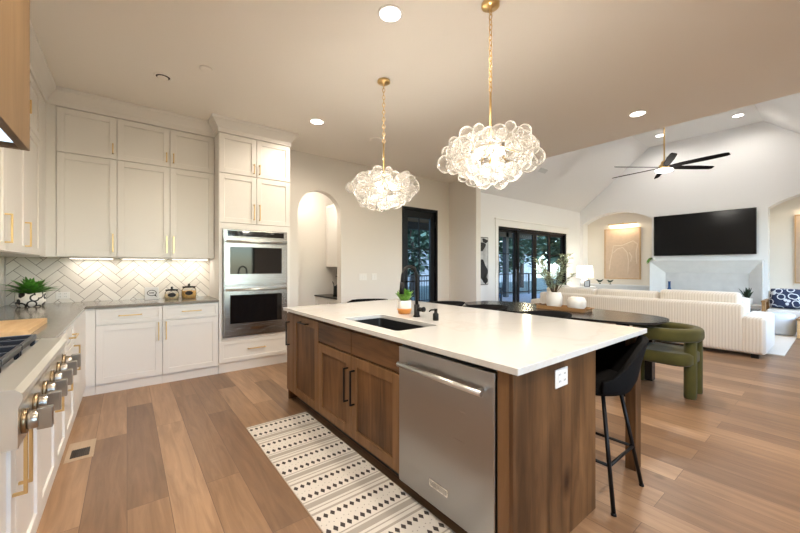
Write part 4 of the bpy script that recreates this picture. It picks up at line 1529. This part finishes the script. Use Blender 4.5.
for x, y in ((4.40, 0.985), (4.65, 0.99), (4.215, 1.42), (4.70, 1.52)):
    MB().lathe([(0.05, 0.0), (0.053, 0.02), (0.053, 0.60)], x, y, 20).build('leg', 'green_velvet', gc)

gc.location.x += 0.04
gc.location.y -= 0.03

# ------------------------------------------------------------------ pendants
def make_pendant():
    t = thing('pendant_light', 'nearer, larger-looking bubble glass chandelier on a brass chain over the island', 'pendant light', (0, 0, 0), 'bubble pendants over the island')
    # origin on the ceiling; the cluster hangs below
    zc = -1.06
    MB().lathe([(0.062, -0.001), (0.062, -0.022), (0.05, -0.03), (0.012, -0.034), (0.012, -0.05)], 0, 0, 24).build('canopy', 'brass', t)
    mb = MB()
    z = -0.045
    k = 0
    while z > -0.62:
        n = 10
        pts = []
        for q in range(n + 1):
            a = 2 * PI * q / n
            u, w = 0.0115 * math.cos(a), 0.022 * math.sin(a)
            pts.append((u, 0, z - 0.014 + w) if k % 2 == 0 else (0, u, z - 0.014 + w))
        mb.tube(pts, 0.0034, 5, cap=False)
        z -= 0.036
        k += 1
    mb.build('chain', 'brass', t)
    mb = MB().cyl((0, 0, -0.62), (0, 0, -1.13), 0.008)
    mb.lathe([(0.03, -0.90), (0.03, -0.93), (0.012, -0.94)])
    for k in range(6):
        a = PI / 3 * k
        mb.tube([(0, 0, -0.98), (0.12 * math.cos(a), 0.12 * math.sin(a), -1.03), (0.24 * math.cos(a), 0.24 * math.sin(a), -1.08)], 0.004, 6)
    mb.build('stem', 'brass', t)
    for k in range(3):
        a = 2 * PI * k / 3 + 0.4
        MB().sphere((0.09 * math.cos(a), 0.09 * math.sin(a), zc + 0.01), 0.033).build('bulb', 'bulb', t)
    rnd = random.Random(3)
    base = MB().sphere((0, 0, 0), 1.0, 20, 12)
    first = None
    spots = []
    for tries in range(4000):
        a = rnd.uniform(0, 2 * PI)
        v = rnd.uniform(-1, 1)
        q = math.sqrt(1 - v * v)
        rad = rnd.choice((0.038, 0.046, 0.054, 0.062, 0.066))
        # flattened bowl: wide belly, fuller below than above
        R_, up, dn = 0.325, 0.155, 0.20
        s = rnd.uniform(0.78, 1.03) * (1.0 if v > -0.2 else 1.0 - 0.18 * (-v - 0.2))
        p = Vector((R_ * q * math.cos(a) * s, R_ * q * math.sin(a) * s, zc + (up if v > 0 else dn) * v * s))
        if v > 0.8:
            continue
        if all((p - c).length > (rad + r) * 0.76 for c, r in spots):
            spots.append((p, rad))
        if len(spots) >= 92:
            break
    base_o = None
    for p, rad in spots:
        if base_o is None:
            base_o = base.build('bubble', 'bubble', t)
            b = base_o
        else:
            b = base_o.copy()
            COL.objects.link(b)
        b.parent = t
        b.location = p
        b.scale = (rad, rad, rad)
    return t


p1 = make_pendant()
p1.location = (1.99, 1.52, CEIL)
dup(p1, (1.99, 2.80, CEIL), 0.9, 'farther, smaller-looking bubble glass chandelier on a brass chain over the island')
for y in (1.52, 2.80):
    point_light('pendant_glow', (1.99, y, CEIL - 1.05), 11, (1.0, 0.90, 0.77), 0.07)

# ------------------------------------------------------------------ ceiling fixtures
def can_light(x, y, z, label, group, r=0.075, power=0, color=WARM, lit=True, nrm=None):
    t = thing('recessed_light', label, 'light', (x, y, z), group)
    rim_ = MB()
    rim_.holes([(x + (r + 0.018) * math.cos(a), y + (r + 0.018) * math.sin(a)) for a in [2 * PI * k / 32 for k in range(32)]],
               [[(x + r * math.cos(a), y + r * math.sin(a)) for a in [2 * PI * k / 32 for k in range(32)]]], lambda a, b, t: (a, b, t), z - 0.006, z - 0.0005)
    rim_.build('trim_ring', 'plate', t)
    MB().cyl((x, y, z - 0.0035), (x, y, z - 0.0005), r - 0.001, n=32).build('lens', 'can' if lit else 'trim', t)
    if power:
        spot_light('recessed_beam', (x, y, z - 0.02), power, color, 172, 0.6)


G = 'recessed kitchen ceiling lights'
can_light(1.50, 2.03, CEIL, 'lit round recessed light in the flat ceiling between the two pendants', G, power=45)
can_light(1.887, 4.109, CEIL, 'lit round recessed light in the ceiling in front of the oven tower', G, power=50)
can_light(4.81, 1.53, CEIL, 'lit round recessed light near the sloping edge of the flat ceiling, above the dining end', G, power=110)
for x, y, p in ((0.35, 1.75, 100), (1.5, -0.4, 70), (3.3, -0.3, 90), (0.35, -0.5, 60)):
    if p:
        can_light(x, y, CEIL, 'lit round recessed light in the ceiling above and behind the viewpoint', 'unseen recessed ceiling lights', power=p)
t = thing('eyeball_downlight', 'unlit recessed eyeball light with a dark gap in the ceiling above the back counter', 'light', (0.272, 4.05, CEIL))
MB().lathe([(0.078, CEIL - 0.0005), (0.076, CEIL - 0.007), (0.06, CEIL - 0.009), (0.06, CEIL - 0.0005)], 0.272, 4.05, 28, cap=False).build('trim_ring', 'ceil', t)
MB().cyl((0.272, 4.05, CEIL - 0.0055), (0.272, 4.05, CEIL - 0.0008), 0.058).build('lens', 'vent', t)
MB().cyl((0.272, 4.066, CEIL - 0.008), (0.272, 4.066, CEIL - 0.0056), 0.045).build('eyeball', 'ceil', t)
tag(MB().lathe([(0.055, CEIL - 0.0005), (0.055, CEIL - 0.006), (0.04, CEIL - 0.012)], 0.574, 3.641, 24).build('smoke_detector', 'ceil'), 'small round disc on the ceiling between the eyeball light and the farther pendant', 'smoke detector')
tag(MB().lathe([(0.09, CEIL - 0.0005), (0.09, CEIL - 0.008), (0.075, CEIL - 0.012)], 2.824, 4.167, 28).build('ceiling_speaker', 'ceil'), 'round flush speaker in the ceiling behind the farther pendant chain', 'speaker')
G2 = 'recessed vault lights'
can_light(11.146, 3.03, ZV, 'lit recessed light in the raised living room ceiling left of the fan rod', G2, r=0.09, power=35, color=(1, .93, .85))
can_light(11.085, 1.52, ZV, 'lit recessed light in the raised living room ceiling right of the fan', G2, r=0.09, power=35, color=(1, .93, .85))
can_light(7.2, 3.03, ZV, 'recessed light in the raised ceiling hidden above the kitchen ceiling edge', G2, r=0.09, power=35, color=(1, .93, .85))
can_light(7.2, 1.52, ZV, 'recessed light in the raised ceiling hidden above the kitchen ceiling edge', G2, r=0.09, power=35, color=(1, .93, .85))

# slope register on the vault
sl = Vector((0, YV1 - YD, ZV - ZP)).normalized()
t = thing('slope_vent', 'small grey vent on the sloping living room ceiling above the sliding doors', 'vent', (8.4, 4.9, ZP))
py = 4.75
pz = (ZP - 0.10) + (YD + 0.14 - py) / (YD + 0.14 - YV1) * (ZV - ZP + 0.10)
n_ = Vector((0, -(ZV - ZP + 0.10), -(YD + 0.14 - YV1))).normalized()
c_ = Vector((8.35, py, pz))
u_ = Vector((1, 0, 0))
v_ = n_.cross(u_)
mb = MB()
mb.loft([[c_ + u_ * (a * 0.17) + v_ * (b * 0.06) + n_ * h for a, b in ((-1, -1), (1, -1), (1, 1), (-1, 1))] for h in (0.001, 0.008)], smooth=False)
mb.build('grille', 'cabgrey', t)

# ceiling fan
fn_ = thing('ceiling_fan', 'six-blade black ceiling fan with a brass rod and light in the living room', 'ceiling fan', (8.8, 2.32, 3.38))
MB().cyl((8.8, 2.32, 3.50), (8.8, 2.32, ZV - 0.06), 0.014).lathe([(0.02, ZV - 0.07), (0.07, ZV - 0.06), (0.075, ZV - 0.001)], 8.8, 2.32).build('downrod', 'brass', fn_)
MB().lathe([(0.03, 3.52), (0.055, 3.50), (0.06, 3.45), (0.095, 3.43), (0.10, 3.36), (0.085, 3.34)], 8.8, 2.32).build('motor_housing', 'brass', fn_)
MB().lathe([(0.09, 3.34), (0.15, 3.335), (0.15, 3.31), (0.13, 3.30)], 8.8, 2.32).build('light_lens', 'fanlight', fn_)
for k in range(6):
    a = math.radians(203 + 60 * k)
    d = Vector((math.cos(a), math.sin(a), 0))
    s = Vector((-d.y, d.x, 0))
    tl = Vector((0, 0, -0.02))
    rings = []
    for r_, w_ in ((0.10, 0.035), (0.30, 0.055), (0.70, 0.06), (0.98, 0.05), (1.03, 0.035)):
        c = Vector((8.8, 2.32, 3.385)) + d * r_
        rings.append([c - s * w_ - tl * (w_ / 0.06) - Vector((0, 0, .005)), c + s * w_ + tl * (w_ / 0.06) - Vector((0, 0, .005)), c + s * w_ + tl * (w_ / 0.06) + Vector((0, 0, .005)), c - s * w_ - tl * (w_ / 0.06) + Vector((0, 0, .005))])
    MB().loft(rings, smooth=False).build('blade', 'bladeblack', fn_)
point_light('fan_light_glow', (8.8, 2.32, 3.2), 22, (1.0, 0.94, 0.85), 0.1)

# ------------------------------------------------------------------ fireplace wall
tv = thing('television', 'large wall-mounted black television above the fireplace', 'television', (11.9, 2.35, 1.62))
MB().box(11.90, 11.945, 1.31, 3.385, 1.62, 2.745).build('casing', 'tvframe', tv, bevel=0.004, seg=1)
MB().box(11.897, 11.90, 1.325, 3.37, 1.637, 2.73).build('screen', 'tv', tv)
MB().box(11.945, 12.0, 2.0, 2.7, 1.95, 2.4).build('wall_mount', 'tvframe', tv)

fp = thing('fireplace_surround', 'pale plaster fireplace surround with splayed edges below the television', 'fireplace', (11.85, 2.33, 0))
mb = MB()
fo = [(1.20, 0), (3.45, 0), (3.45, 1.465), (1.20, 1.465)]
fi = [(1.44, 0.001), (3.12, 0.001), (3.12, 1.15), (1.44, 1.15)]
rings = []
# splayed frame: outer front edge at X=11.78, inner edge set back to 11.95
P_ = lambda q, x: [(x, a, b) for a, b in q]
for (a, b) in ((3, 2), (2, 1), (0, 3)):
    v = [(11.78, *fo[a]), (11.78, *fo[b]), (11.93, *fi[b]), (11.93, *fi[a]), (12.0, *fo[a]), (12.0, *fo[b]), (12.0, *fi[b]), (12.0, *fi[a])]
    V = [mb.bm.verts.new(p) for p in v]
    for q in ((0, 1, 2, 3), (0, 4, 5, 1), (4, 7, 6, 5), (3, 2, 6, 7), (0, 3, 7, 4), (1, 5, 6, 2)):
        mb.bm.faces.new([V[i] for i in q])
mb.build('surround', 'plaster', fp)
MB().box(11.76, 12.0, 1.17, 3.48, 1.465, 1.485).build('mantel', 'plaster', fp)
MB().holes([(1.44, 0), (3.12, 0), (3.12, 1.15), (1.44, 1.15)], [[(1.75, 0.02), (2.81, 0.02), (2.81, 0.60), (1.75, 0.60)]], lambda a, b, t: (t, a, b), 11.94, 11.985).build('stone_slab', 'marble', fp)
MB().box(11.986, 11.998, 1.45, 3.11, 0.01, 1.14).build('firebox', 'darkslot', fp)
hearth = tag(MB().box(11.35, 11.775, 1.10, 3.55, 0, 0.42).build('hearth', 'marble', None, bevel=0.004, seg=1), 'long pale stone hearth bench below the fireplace', 'hearth')

tp = thing('trailing_plant', 'small trailing green plant on the left end of the mantel', 'plant', (11.85, 3.36, 1.4855))
MB().lathe([(0.045, 1.4855), (0.055, 1.53), (0.045, 1.55)], 11.87, 3.38).build('pot', 'white_ceramic', tp)
mb = MB()
for k in range(14):
    a = 2.4 * k
    mb.leaf((11.85, 3.40, 1.55), (-0.6 + 0.4 * math.cos(a), 0.8 + 0.5 * math.sin(a), 0.2 + 0.3 * math.sin(1.7 * k)), 0.16, 0.09, 0.9)
mb.build('foliage', 'leaf', tp, recalc=False)
bv = tag(MB().lathe([(0.05, 0.421), (0.085, 0.50), (0.075, 0.62), (0.03, 0.76), (0.028, 0.90), (0.038, 0.92)], 11.55, 2.93).build('bottle_vase', 'blue_glaze'), 'tall blue bottle vase on the hearth in front of the fireplace', 'vase')
pot_plant('potted_plant', 'dark leafy plant on the right end of the stone hearth behind the sofa', (11.5, 1.42, 0.421), 0.09, 0.16, 'white_ceramic', 'dark_leaf', 14, 0.30, 0.06, 0.35, 1.0, 0.1)


def niche_set(y0, y1, side, sgn):
    t = thing('low_cabinet', 'pale grey built-in cabinet in the %s arched niche' % side, 'cabinet', (12.2, (y0 + y1) / 2, 0), 'niche cabinets')
    MB().box(12.03, 12.34, y0 + 0.003, y1 - 0.003, 0, 0.72).build('body', 'cabgrey', t)
    MB().box(12.0, 12.34, y0 + 0.003, y1 - 0.003, 0.72, 0.75).build('top', 'plaster', t)
    n = 3
    f = Face('x', 12.03, -1)
    for k in range(n):
        a = y0 + 0.01 + (y1 - y0 - 0.02) * k / n
        b = y0 + 0.01 + (y1 - y0 - 0.02) * (k + 1) / n
        shaker(f, t, 'door', a, b, 0.08, 0.715, 'cabgrey')


niche_set(3.46, 5.40, 'left', 1)
niche_set(-0.68, 1.13, 'right', -1)


def framed_art(y0, y1, label, seed):
    t = thing('framed_art', label, 'picture', (12.33, (y0 + y1) / 2, 0.92), 'tan framed canvases in the niches')
    z0, z1 = 0.925, 2.53
    MB().holes([(y0, z0), (y1, z0), (y1, z1), (y0, z1)], [[(y0 + 0.025, z0 + 0.025), (y1 - 0.025, z0 + 0.025), (y1 - 0.025, z1 - 0.025), (y0 + 0.025, z1 - 0.025)]], lambda a, b, t: (t, a, b), 12.305, 12.349).build('frame', 'frame_wood', t)
    cv = MB().box(12.325, 12.345, y0 + 0.025, y1 - 0.025, z0 + 0.025, z1 - 0.025).build('canvas', 'canvas', t)
    w, h = y1 - y0, z1 - z0
    mb = MB()
    L1 = [[(0.86, 0.16), (0.83, 0.35), (0.78, 0.5), (0.74, 0.66), (0.5, 0.66), (0.2, 0.74), (0.08, 0.68), (0.12, 0.5), (0.1, 0.3)],
          [(0.78, 0.5), (0.62, 0.6), (0.48, 0.62), (0.36, 0.52), (0.32, 0.36), (0.34, 0.1)],
          [(0.3, 0.52), (0.24, 0.44), (0.26, 0.34)]]
    for ln in L1:
        pts = []
        for i in range(len(ln) - 1):
            for s in range(4):
                q = s / 4
                pts.append((12.324, y0 + w * (ln[i][0] * (1 - q) + ln[i + 1][0] * q), z0 + h * (ln[i][1] * (1 - q) + ln[i + 1][1] * q)))
        pts.append((12.324, y0 + w * ln[-1][0], z0 + h * ln[-1][1]))
        mb.tube(pts, 0.014, 6)
    for v in mb.bm.verts:
        v.co.x = 12.3245 + (v.co.x - 12.324) * 0.05
    mb.build('brush_lines', 'canvas_line', cv)


framed_art(3.84, 4.86, 'tan canvas with pale brush lines in an oak frame in the left niche', 1)
framed_art(-0.29, 0.73, 'tan framed canvas in the right niche, cut by the right edge of the photo', 2)


def picture_light(yc, label):
    t = thing('picture_light', label, 'light', (12.3, yc, 2.66), 'brass picture lights')
    MB().box(12.17, 12.21, yc - 0.40, yc + 0.40, 2.64, 2.675).build('bar', 'brass', t, bevel=0.004, seg=1)
    MB().tube([(12.349, yc, 2.64), (12.26, yc, 2.70), (12.20, yc, 2.67)], 0.009, 8).build('arm', 'brass', t)
    MB().box(12.18, 12.205, yc - 0.38, yc + 0.38, 2.637, 2.64).build('diffuser', 'shade', t)
    o = area_light('picture_light_glow', (12.20, yc, 2.63), (0, math.radians(-28), 0), 0.03, 0.7, 3.5, (1.0, 0.80, 0.55))


picture_light(4.30, 'slim brass picture light above the tan canvas in the left niche')
picture_light(0.22, 'slim brass picture light above the canvas in the right niche')

# small dark ornaments on the left niche cabinet
for y, lab, s in ((4.93, 'small dark bird-like ornament on the left niche cabinet, nearer the lamp', 1.0), (4.62, 'small dark bird-like ornament on the left niche cabinet, under the tan canvas', 0.9)):
    mb = MB().lathe([(0.035 * s, 0.7505), (0.03 * s, 0.765), (0.01 * s, 0.775), (0.01 * s, 0.83)], 12.15, y)
    mb.tube([(12.15, y - 0.10 * s, 0.90), (12.15, y - 0.03 * s, 0.85), (12.15, y + 0.04 * s, 0.84), (12.15, y + 0.08 * s, 0.88), (12.15, y + 0.13 * s, 0.885)], [0.008, 0.03, 0.036, 0.022, 0.004], 10)
    tag(mb.build('bird_ornament', 'dark_leaf'), lab, 'ornament', 'dark ornaments in the niche')

# table lamp on a round side table in the far corner
t = thing('side_table', 'small white round side table in the far corner by the sliding doors', 'table', (11.3, 5.0, 0), 'living room side tables')
MB().lathe([(0.26, 0.66), (0.27, 0.68), (0.26, 0.70)], 11.3, 5.0, 32).build('top', 'white_ceramic', t)
MB().lathe([(0.18, 0.0), (0.17, 0.03), (0.04, 0.06), (0.04, 0.66)], 11.3, 5.0).build('pedestal', 'white_ceramic', t)
lp = thing('table_lamp', 'white table lamp with a lit drum shade in the far living room corner', 'lamp', (11.3, 5.03, 0.70))
MB().lathe([(0.09, 0.701), (0.12, 0.76), (0.10, 0.88), (0.03, 0.93), (0.015, 0.95), (0.015, 1.02)], 11.3, 5.03).build('base', 'white_ceramic', lp)
MB().lathe([(0.24, 0.97), (0.215, 1.34)], 11.3, 5.03, 28, cap=False).build('shade', 'shade', lp)
point_light('table_lamp_glow', (11.3, 5.03, 1.15), 6, (1.0, 0.82, 0.6), 0.05)
fr = thing('photo_frame', 'small dark photo frame on the side table below the lamp', 'picture frame', (11.13, 4.88, 0.70))
MB().box(11.12, 11.14, 4.80, 4.97, 0.7005, 0.90).build('frame', 'black', fr)
MB().box(11.117, 11.12, 4.82, 4.95, 0.72, 0.88).build('picture', 'art_white', fr)

# abstract art on the wall left of the sliding doors
t = thing('abstract_art', 'tall black and white abstract picture on the wall left of the sliding doors', 'picture', (6.75, YD - 0.02, 0.87))
MB().box(6.45, 7.06, YD - 0.035, YD - 0.001, 0.87, 2.04).build('frame', 'art_black', t)
cv = MB().box(6.465, 7.045, YD - 0.038, YD - 0.035, 0.885, 2.025).build('paper', 'art_grey', t)
mb = MB()
for (cx, cz, rx, rz, ph) in ((6.72, 1.80, .22, .14, 0), (6.93, 1.95, .10, .06, 1), (6.86, 1.22, .15, .24, 2), (6.6, 1.45, .12, .08, .5), (6.95, 1.00, .09, .09, 3), (6.62, 1.0, .14, .08, 4)):
    mb.poly([(cx + rx * (1 + .25 * math.sin(3 * a + ph)) * math.cos(a), YD - 0.0385, cz + rz * (1 + .25 * math.cos(2 * a + ph)) * math.sin(a)) for a in [2 * PI * k / 24 for k in range(24)]])
bmesh.ops.bisect_plane(mb.bm, geom=mb.bm.verts[:] + mb.bm.edges[:] + mb.bm.faces[:], plane_co=(7.04, 0, 0), plane_no=(1, 0, 0), clear_outer=True)
mb.build('ink_shapes', 'art_black', cv)

# ------------------------------------------------------------------ sofa and sitting area
rg = tag(MB().box(7.6, 10.45, 0.55, 4.6, 0.0, 0.012).build('area_rug', 'rugwhite', None), 'large pale living room rug in front of the corduroy sofa', 'rug')
sf = thing('sofa', 'long cream corduroy sofa seen from behind, facing the fireplace', 'sofa', (7.5, 2.5, 0))
def soft(name, x0, x1, y0, y1, z0, z1, bev, parent, mat='cord'):
    return MB().box(x0, x1, y0, y1, z0, z1).build(name, mat, parent, bevel=bev, seg=4)
soft('base', 7.10, 8.02, 0.95, 4.05, 0.06, 0.30, 0.02, sf)
soft('backrest', 7.05, 7.27, 0.90, 4.10, 0.06, 0.77, 0.05, sf)
soft('arm', 7.05, 8.05, 0.68, 0.955, 0.06, 0.60, 0.05, sf)
soft('arm', 7.05, 8.05, 4.045, 4.32, 0.06, 0.60, 0.05, sf)
for k in range(3):
    y0 = 0.96 + k * 1.028
    soft('seat_cushion', 7.28, 8.04, y0 + 0.004, y0 + 1.022, 0.302, 0.46, 0.05, sf)
    soft('back_cushion', 7.20, 7.44, y0 + 0.01, y0 + 1.016, 0.462, 0.925 if k == 0 else 0.885, 0.06, sf)
for x in (7.15, 7.95):
    for y in (0.80, 4.2):
        MB().box(x - 0.04, x + 0.04, y - 0.04, y + 0.04, 0.0125 if x > 7.6 else 0.0, 0.062).build('foot', 'black', sf)


def pillow(name, c, size, rot, mat, label, cat='pillow'):
    n = 10
    mb = MB()
    for side in (1, -1):
        grid = []
        for i in range(n + 1):
            row = []
            for j in range(n + 1):
                u, v = -1 + 2 * i / n, -1 + 2 * j / n
                th = ((1 - u ** 4) * (1 - v ** 4)) ** 0.6
                pin = 1 - 0.06 * (u * u + v * v)
                row.append(mb.bm.verts.new((side * th * size[2] / 2, u * size[0] / 2 * pin, v * size[1] / 2 * pin)))
            grid.append(row)
        for i in range(n):
            for j in range(n):
                f = mb.bm.faces.new((grid[i][j], grid[i + 1][j], grid[i + 1][j + 1], grid[i][j + 1]))
                f.smooth = True
    bmesh.ops.remove_doubles(mb.bm, verts=mb.bm.verts, dist=0.0005)
    o = mb.build(name, mat)
    o.location = c
    o.rotation_euler = rot
    return tag(o, label, cat)


pillow('throw_pillow', (7.56, 1.10, 0.665), (0.42, 0.40, 0.16), (0, math.radians(-14), 0.12), 'white_fabric', 'white throw pillow at the right end of the corduroy sofa')
pillow('throw_pillow', (7.56, 3.86, 0.70), (0.48, 0.48, 0.17), (0, math.radians(-12), -0.1), 'white_fabric', 'white throw pillow at the left end of the corduroy sofa')

lc = thing('lounge_chair', 'low lounge chair with a wooden frame beside the hearth', 'chair', (10.95, 0.75, 0))
for y in (0.42, 1.06):
    mb = MB()
    mb.box(10.57, 10.62, y - 0.03, y + 0.03, 0.0, 0.56).box(11.25, 11.30, y - 0.03, y + 0.03, 0.0, 0.60).box(10.53, 11.31, y - 0.035, y + 0.035, 0.56, 0.60).box(10.62, 11.25, y - 0.02, y + 0.02, 0.20, 0.25)
    mb.build('arm_frame', 'tray', lc, bevel=0.006, seg=2)
soft('seat_cushion', 10.59, 11.20, 0.45, 1.03, 0.25, 0.42, 0.04, lc, 'white_fabric')
soft('back_cushion', 11.05, 11.25, 0.45, 1.03, 0.42, 0.80, 0.05, lc, 'white_fabric')
pillow('throw_pillow', (10.93, 0.76, 0.645), (0.52, 0.45, 0.17), (0, math.radians(10), 0), 'navy', 'navy and white patterned pillow on the lounge chair by the hearth')
pf = tag(MB().lathe([(0.20, 0.0125), (0.225, 0.04), (0.235, 0.22), (0.225, 0.38), (0.20, 0.41)], 10.0, 0.80, 32).build('pouf', 'pale_blue', None), 'round pale pouf on the rug edge in front of the lounge chair', 'pouf')
t = thing('side_table', 'low wooden block side table at the right edge of the photo beside the pouf', 'table', (9.75, 0.45, 0), 'living room side tables')
MB().box(9.58, 10.0, 0.17, 0.535, 0.0125, 0.34).build('block', 'board', t, bevel=0.008, seg=2)
MB().box(9.56, 10.02, 0.15, 0.545, 0.34, 0.37).build('top', 'tray', t, bevel=0.006, seg=2)
ct = thing('coffee_table', 'dark framed coffee table with a pale top beyond the sofa arm', 'table', (9.2, 1.6, 0))
MB().box(8.85, 9.6, 1.0, 2.6, 0.47, 0.50).build('top', 'smoked', ct, bevel=0.004, seg=1)
for x in (8.9, 9.55):
    for y in (1.05, 2.55):
        MB().box(x - 0.02, x + 0.02, y - 0.02, y + 0.02, 0.0125, 0.47).build('leg', 'black', ct)

# ------------------------------------------------------------------ pantry behind the arch
t = thing('pantry_base_cabinet', 'white drawer cabinet with a dark top inside the arched pantry', 'cabinet', (3.3, 5.97, 0))
FPN = Face('x', 2.97, -1)
MB().box(2.97, 3.648, 5.495, 6.498, 0.0, 0.73).build('body', 'cab', t)
for k in range(2):
    for z0, z1 in ((0.10, 0.40), (0.41, 0.725)):
        shaker(FPN, t, 'drawer', 5.50 + 0.5 * k, 6.0 + 0.495 * k, z0, z1, 'cab')
tag(MB().box(2.93, 3.648, 5.495, 6.498, 0.731, 0.757).build('worktop', 'sinkblack', None), 'dark stone worktop inside the arched pantry', 'worktop')
t = thing('pantry_wall_cabinet', 'white wall cabinet high inside the arched pantry', 'cabinet', (3.4, 5.97, 1.31))
MB().box(3.20, 3.648, 5.495, 6.498, 1.31, 2.55).build('body', 'cab', t)
FPU = Face('x', 3.20, -1)
for k in range(2):
    d = shaker(FPU, t, 'door', 5.50 + 0.5 * k, 6.0 + 0.495 * k, 1.312, 2.548, 'cab')
kt = thing('kettle', 'black gooseneck kettle on the dark pantry worktop', 'kettle', (3.12, 5.90, 0.758))
kx, ky, kz = 3.12, 5.90, 0.7575
MB().lathe([(0.085, kz), (0.085, kz + 0.02), (0.075, kz + 0.03), (0.07, kz + 0.18), (0.05, kz + 0.20), (0.012, kz + 0.215), (0.012, kz + 0.235)], kx, ky).build('body', 'black', kt)
MB().tube([(kx, ky - 0.06, kz + 0.19), (kx, ky - 0.10, kz + 0.28), (kx, ky - 0.06, kz + 0.36), (kx, ky + 0.05, kz + 0.38)], 0.011, 8).build('handle', 'black', kt)
MB().tube([(kx, ky + 0.06, kz + 0.06), (kx, ky + 0.13, kz + 0.10), (kx, ky + 0.14, kz + 0.22), (kx, ky + 0.19, kz + 0.27)], 0.009, 8).build('spout', 'black', kt)
point_light('pantry_lamp', (2.6, 6.0, 2.6), 9, (1.0, 0.90, 0.76), 0.12)

# ------------------------------------------------------------------ outside the glass doors
struct('ground_patio', MB().box(2.5, 16, 5.64, 9.8, -0.14, -0.02), 'deck')
struct('ground_lawn', MB().box(-12, 40, 9.8, 45, -0.3, -0.1), 'lawn')
por = thing('covered_porch', 'dark posted porch roof with cedar boards outside the sliding doors', 'porch', (10, 7.5, 0))
MB().box(6.0, 15.5, 5.66, 9.3, 2.85, 2.95).build('ceiling_boards', 'porch', por)
for x in (6.1, 9.6, 13.1):
    MB().box(x - 0.09, x + 0.09, 9.1, 9.28, -0.02, 2.85).build('post', 'post', por)
MB().box(6.0, 15.5, 9.1, 9.3, 2.6, 2.85).build('beam', 'post', por)
point_light('porch_lamp', (12.2, 7.6, 2.5), 45, (1.0, 0.7, 0.4), 0.1)
fe = thing('railing', 'dark metal railing along the edge of the patio outside', 'railing', (8.5, 9.6, 0))
mb = MB()
for x in (2.62, 5.8, 9.0, 12.3, 15.58):
    mb.box(x - 0.03, x + 0.03, 9.57, 9.63, -0.02, 1.0)
mb.box(2.6, 15.6, 9.58, 9.62, 0.95, 1.0).box(2.6, 15.6, 9.58, 9.62, 0.05, 0.09)
mb.build('rails', 'post', fe)
mb = MB()
for k in range(108):
    x = 2.66 + 0.12 * k
    mb.box(x - 0.008, x + 0.008, 9.592, 9.608, 0.09, 0.95)
o = mb.build('balusters', 'post', fe)
o['kind'] = 'stuff'


def patio_chair(x, y, rz, label):
    t = thing('patio_armchair', label, 'chair', (0, 0, 0), 'patio armchairs')
    for s in (-1, 1):
        mb = MB().box(-0.38, 0.38, s * 0.38 - 0.03, s * 0.38 + 0.03, 0.58, 0.62).box(-0.37, -0.32, s * 0.38 - 0.025, s * 0.38 + 0.025, 0, 0.58).box(0.32, 0.37, s * 0.38 - 0.025, s * 0.38 + 0.025, 0, 0.58)
        mb.build('arm_frame', 'post', t)
    MB().box(-0.36, 0.36, -0.35, 0.35, 0.26, 0.44).build('seat_cushion', 'blue_cushion', t, bevel=0.04, seg=3)
    MB().box(0.20, 0.38, -0.35, 0.35, 0.44, 0.90).build('back_cushion', 'blue_cushion', t, bevel=0.05, seg=3)
    t.location = (x, y, -0.02)
    t.rotation_euler = (0, 0, rz)
    return t


pc = patio_chair(8.2, 6.75, -0.5, 'blue cushioned patio armchair outside the leftmost sliding door panel')
dup(pc, (9.7, 7.6, -0.02), 1.6, 'blue cushioned patio armchair farther out behind the second sliding door panel')
dup(pc, (5.7, 7.6, -0.02), 1.2, 'blue cushioned patio armchair outside the black kitchen door')


t = thing('garden_fence', 'tall weathered board fence behind the trees outside', 'fence', (16, 16, -0.1))
mb = MB()
for k in range(170):
    x = -2 + 0.2 * k
    mb.box(x, x + 0.19, 19.0 + 0.01 * (k % 2), 19.03 + 0.01 * (k % 2), -0.12, 2.5)
mb.build('boards', 'fencewood', t)


def make_tree(x, y, h, w, label, seed, big=0.0, group='trees beyond the patio'):
    rnd = random.Random(seed)
    t = thing('garden_tree', label, 'tree', (x, y, -0.1), group)
    MB().tube([(x, y, -0.12), (x + 0.1, y, h * 0.35), (x - 0.05, y + 0.1, h * 0.8)], [0.16, 0.11, 0.04], 8).build('trunk', 'bark', t)
    mb = MB()
    for k in range(900):
        a = rnd.uniform(0, 2 * PI)
        zz = rnd.uniform(0.22, 1.0)
        r = w * math.sin(PI * min(1, (zz - 0.12) * 1.02)) ** 0.7 * rnd.uniform(0.35, 1.0)
        b2 = rnd.uniform(0, 6.3)
        mb.leaf((x + r * math.cos(a), y + r * math.sin(a), h * zz), (math.cos(b2), math.sin(b2), rnd.uniform(-.5, .6)), rnd.uniform(.28, .5) + big, 0.22 + big * 0.8, 0.2, seg=2)
    mb.build('foliage', 'tree', t, recalc=False)


for i, (x, y, w, h) in enumerate(((8, 23, 2.6, 8), (14, 24, 2.9, 9), (20, 22.5, 2.6, 8), (26, 22, 3.0, 9), (33, 21.5, 3.0, 9), (40, 20.5, 3.0, 9))):
    make_tree(x, y, h, w, 'tall tree of the tree line beyond the garden fence', 60 + i, 0.9, 'tree line beyond the fence')
for i, (x, y, h, w, lab) in enumerate(((7.5, 13.5, 5.5, 1.3, 'leafy tree seen through the black kitchen door'),
                                       (10.6, 12.6, 4.4, 1.1, 'leafy tree seen through the leftmost sliding door panel'),
                                       (13.6, 12.8, 5.0, 1.2, 'leafy tree seen through the second sliding door panel'),
                                       (17.0, 12.0, 4.6, 1.3, 'leafy tree seen through the third sliding door panel'),
                                       (21.0, 13.5, 6.0, 1.6, 'tall leafy tree seen through the rightmost sliding door panel'),
                                       (9.6, 16.3, 6.5, 1.6, 'far tree standing behind the trees nearest the patio'))):
    make_tree(x, y, h, w, lab, 20 + i)
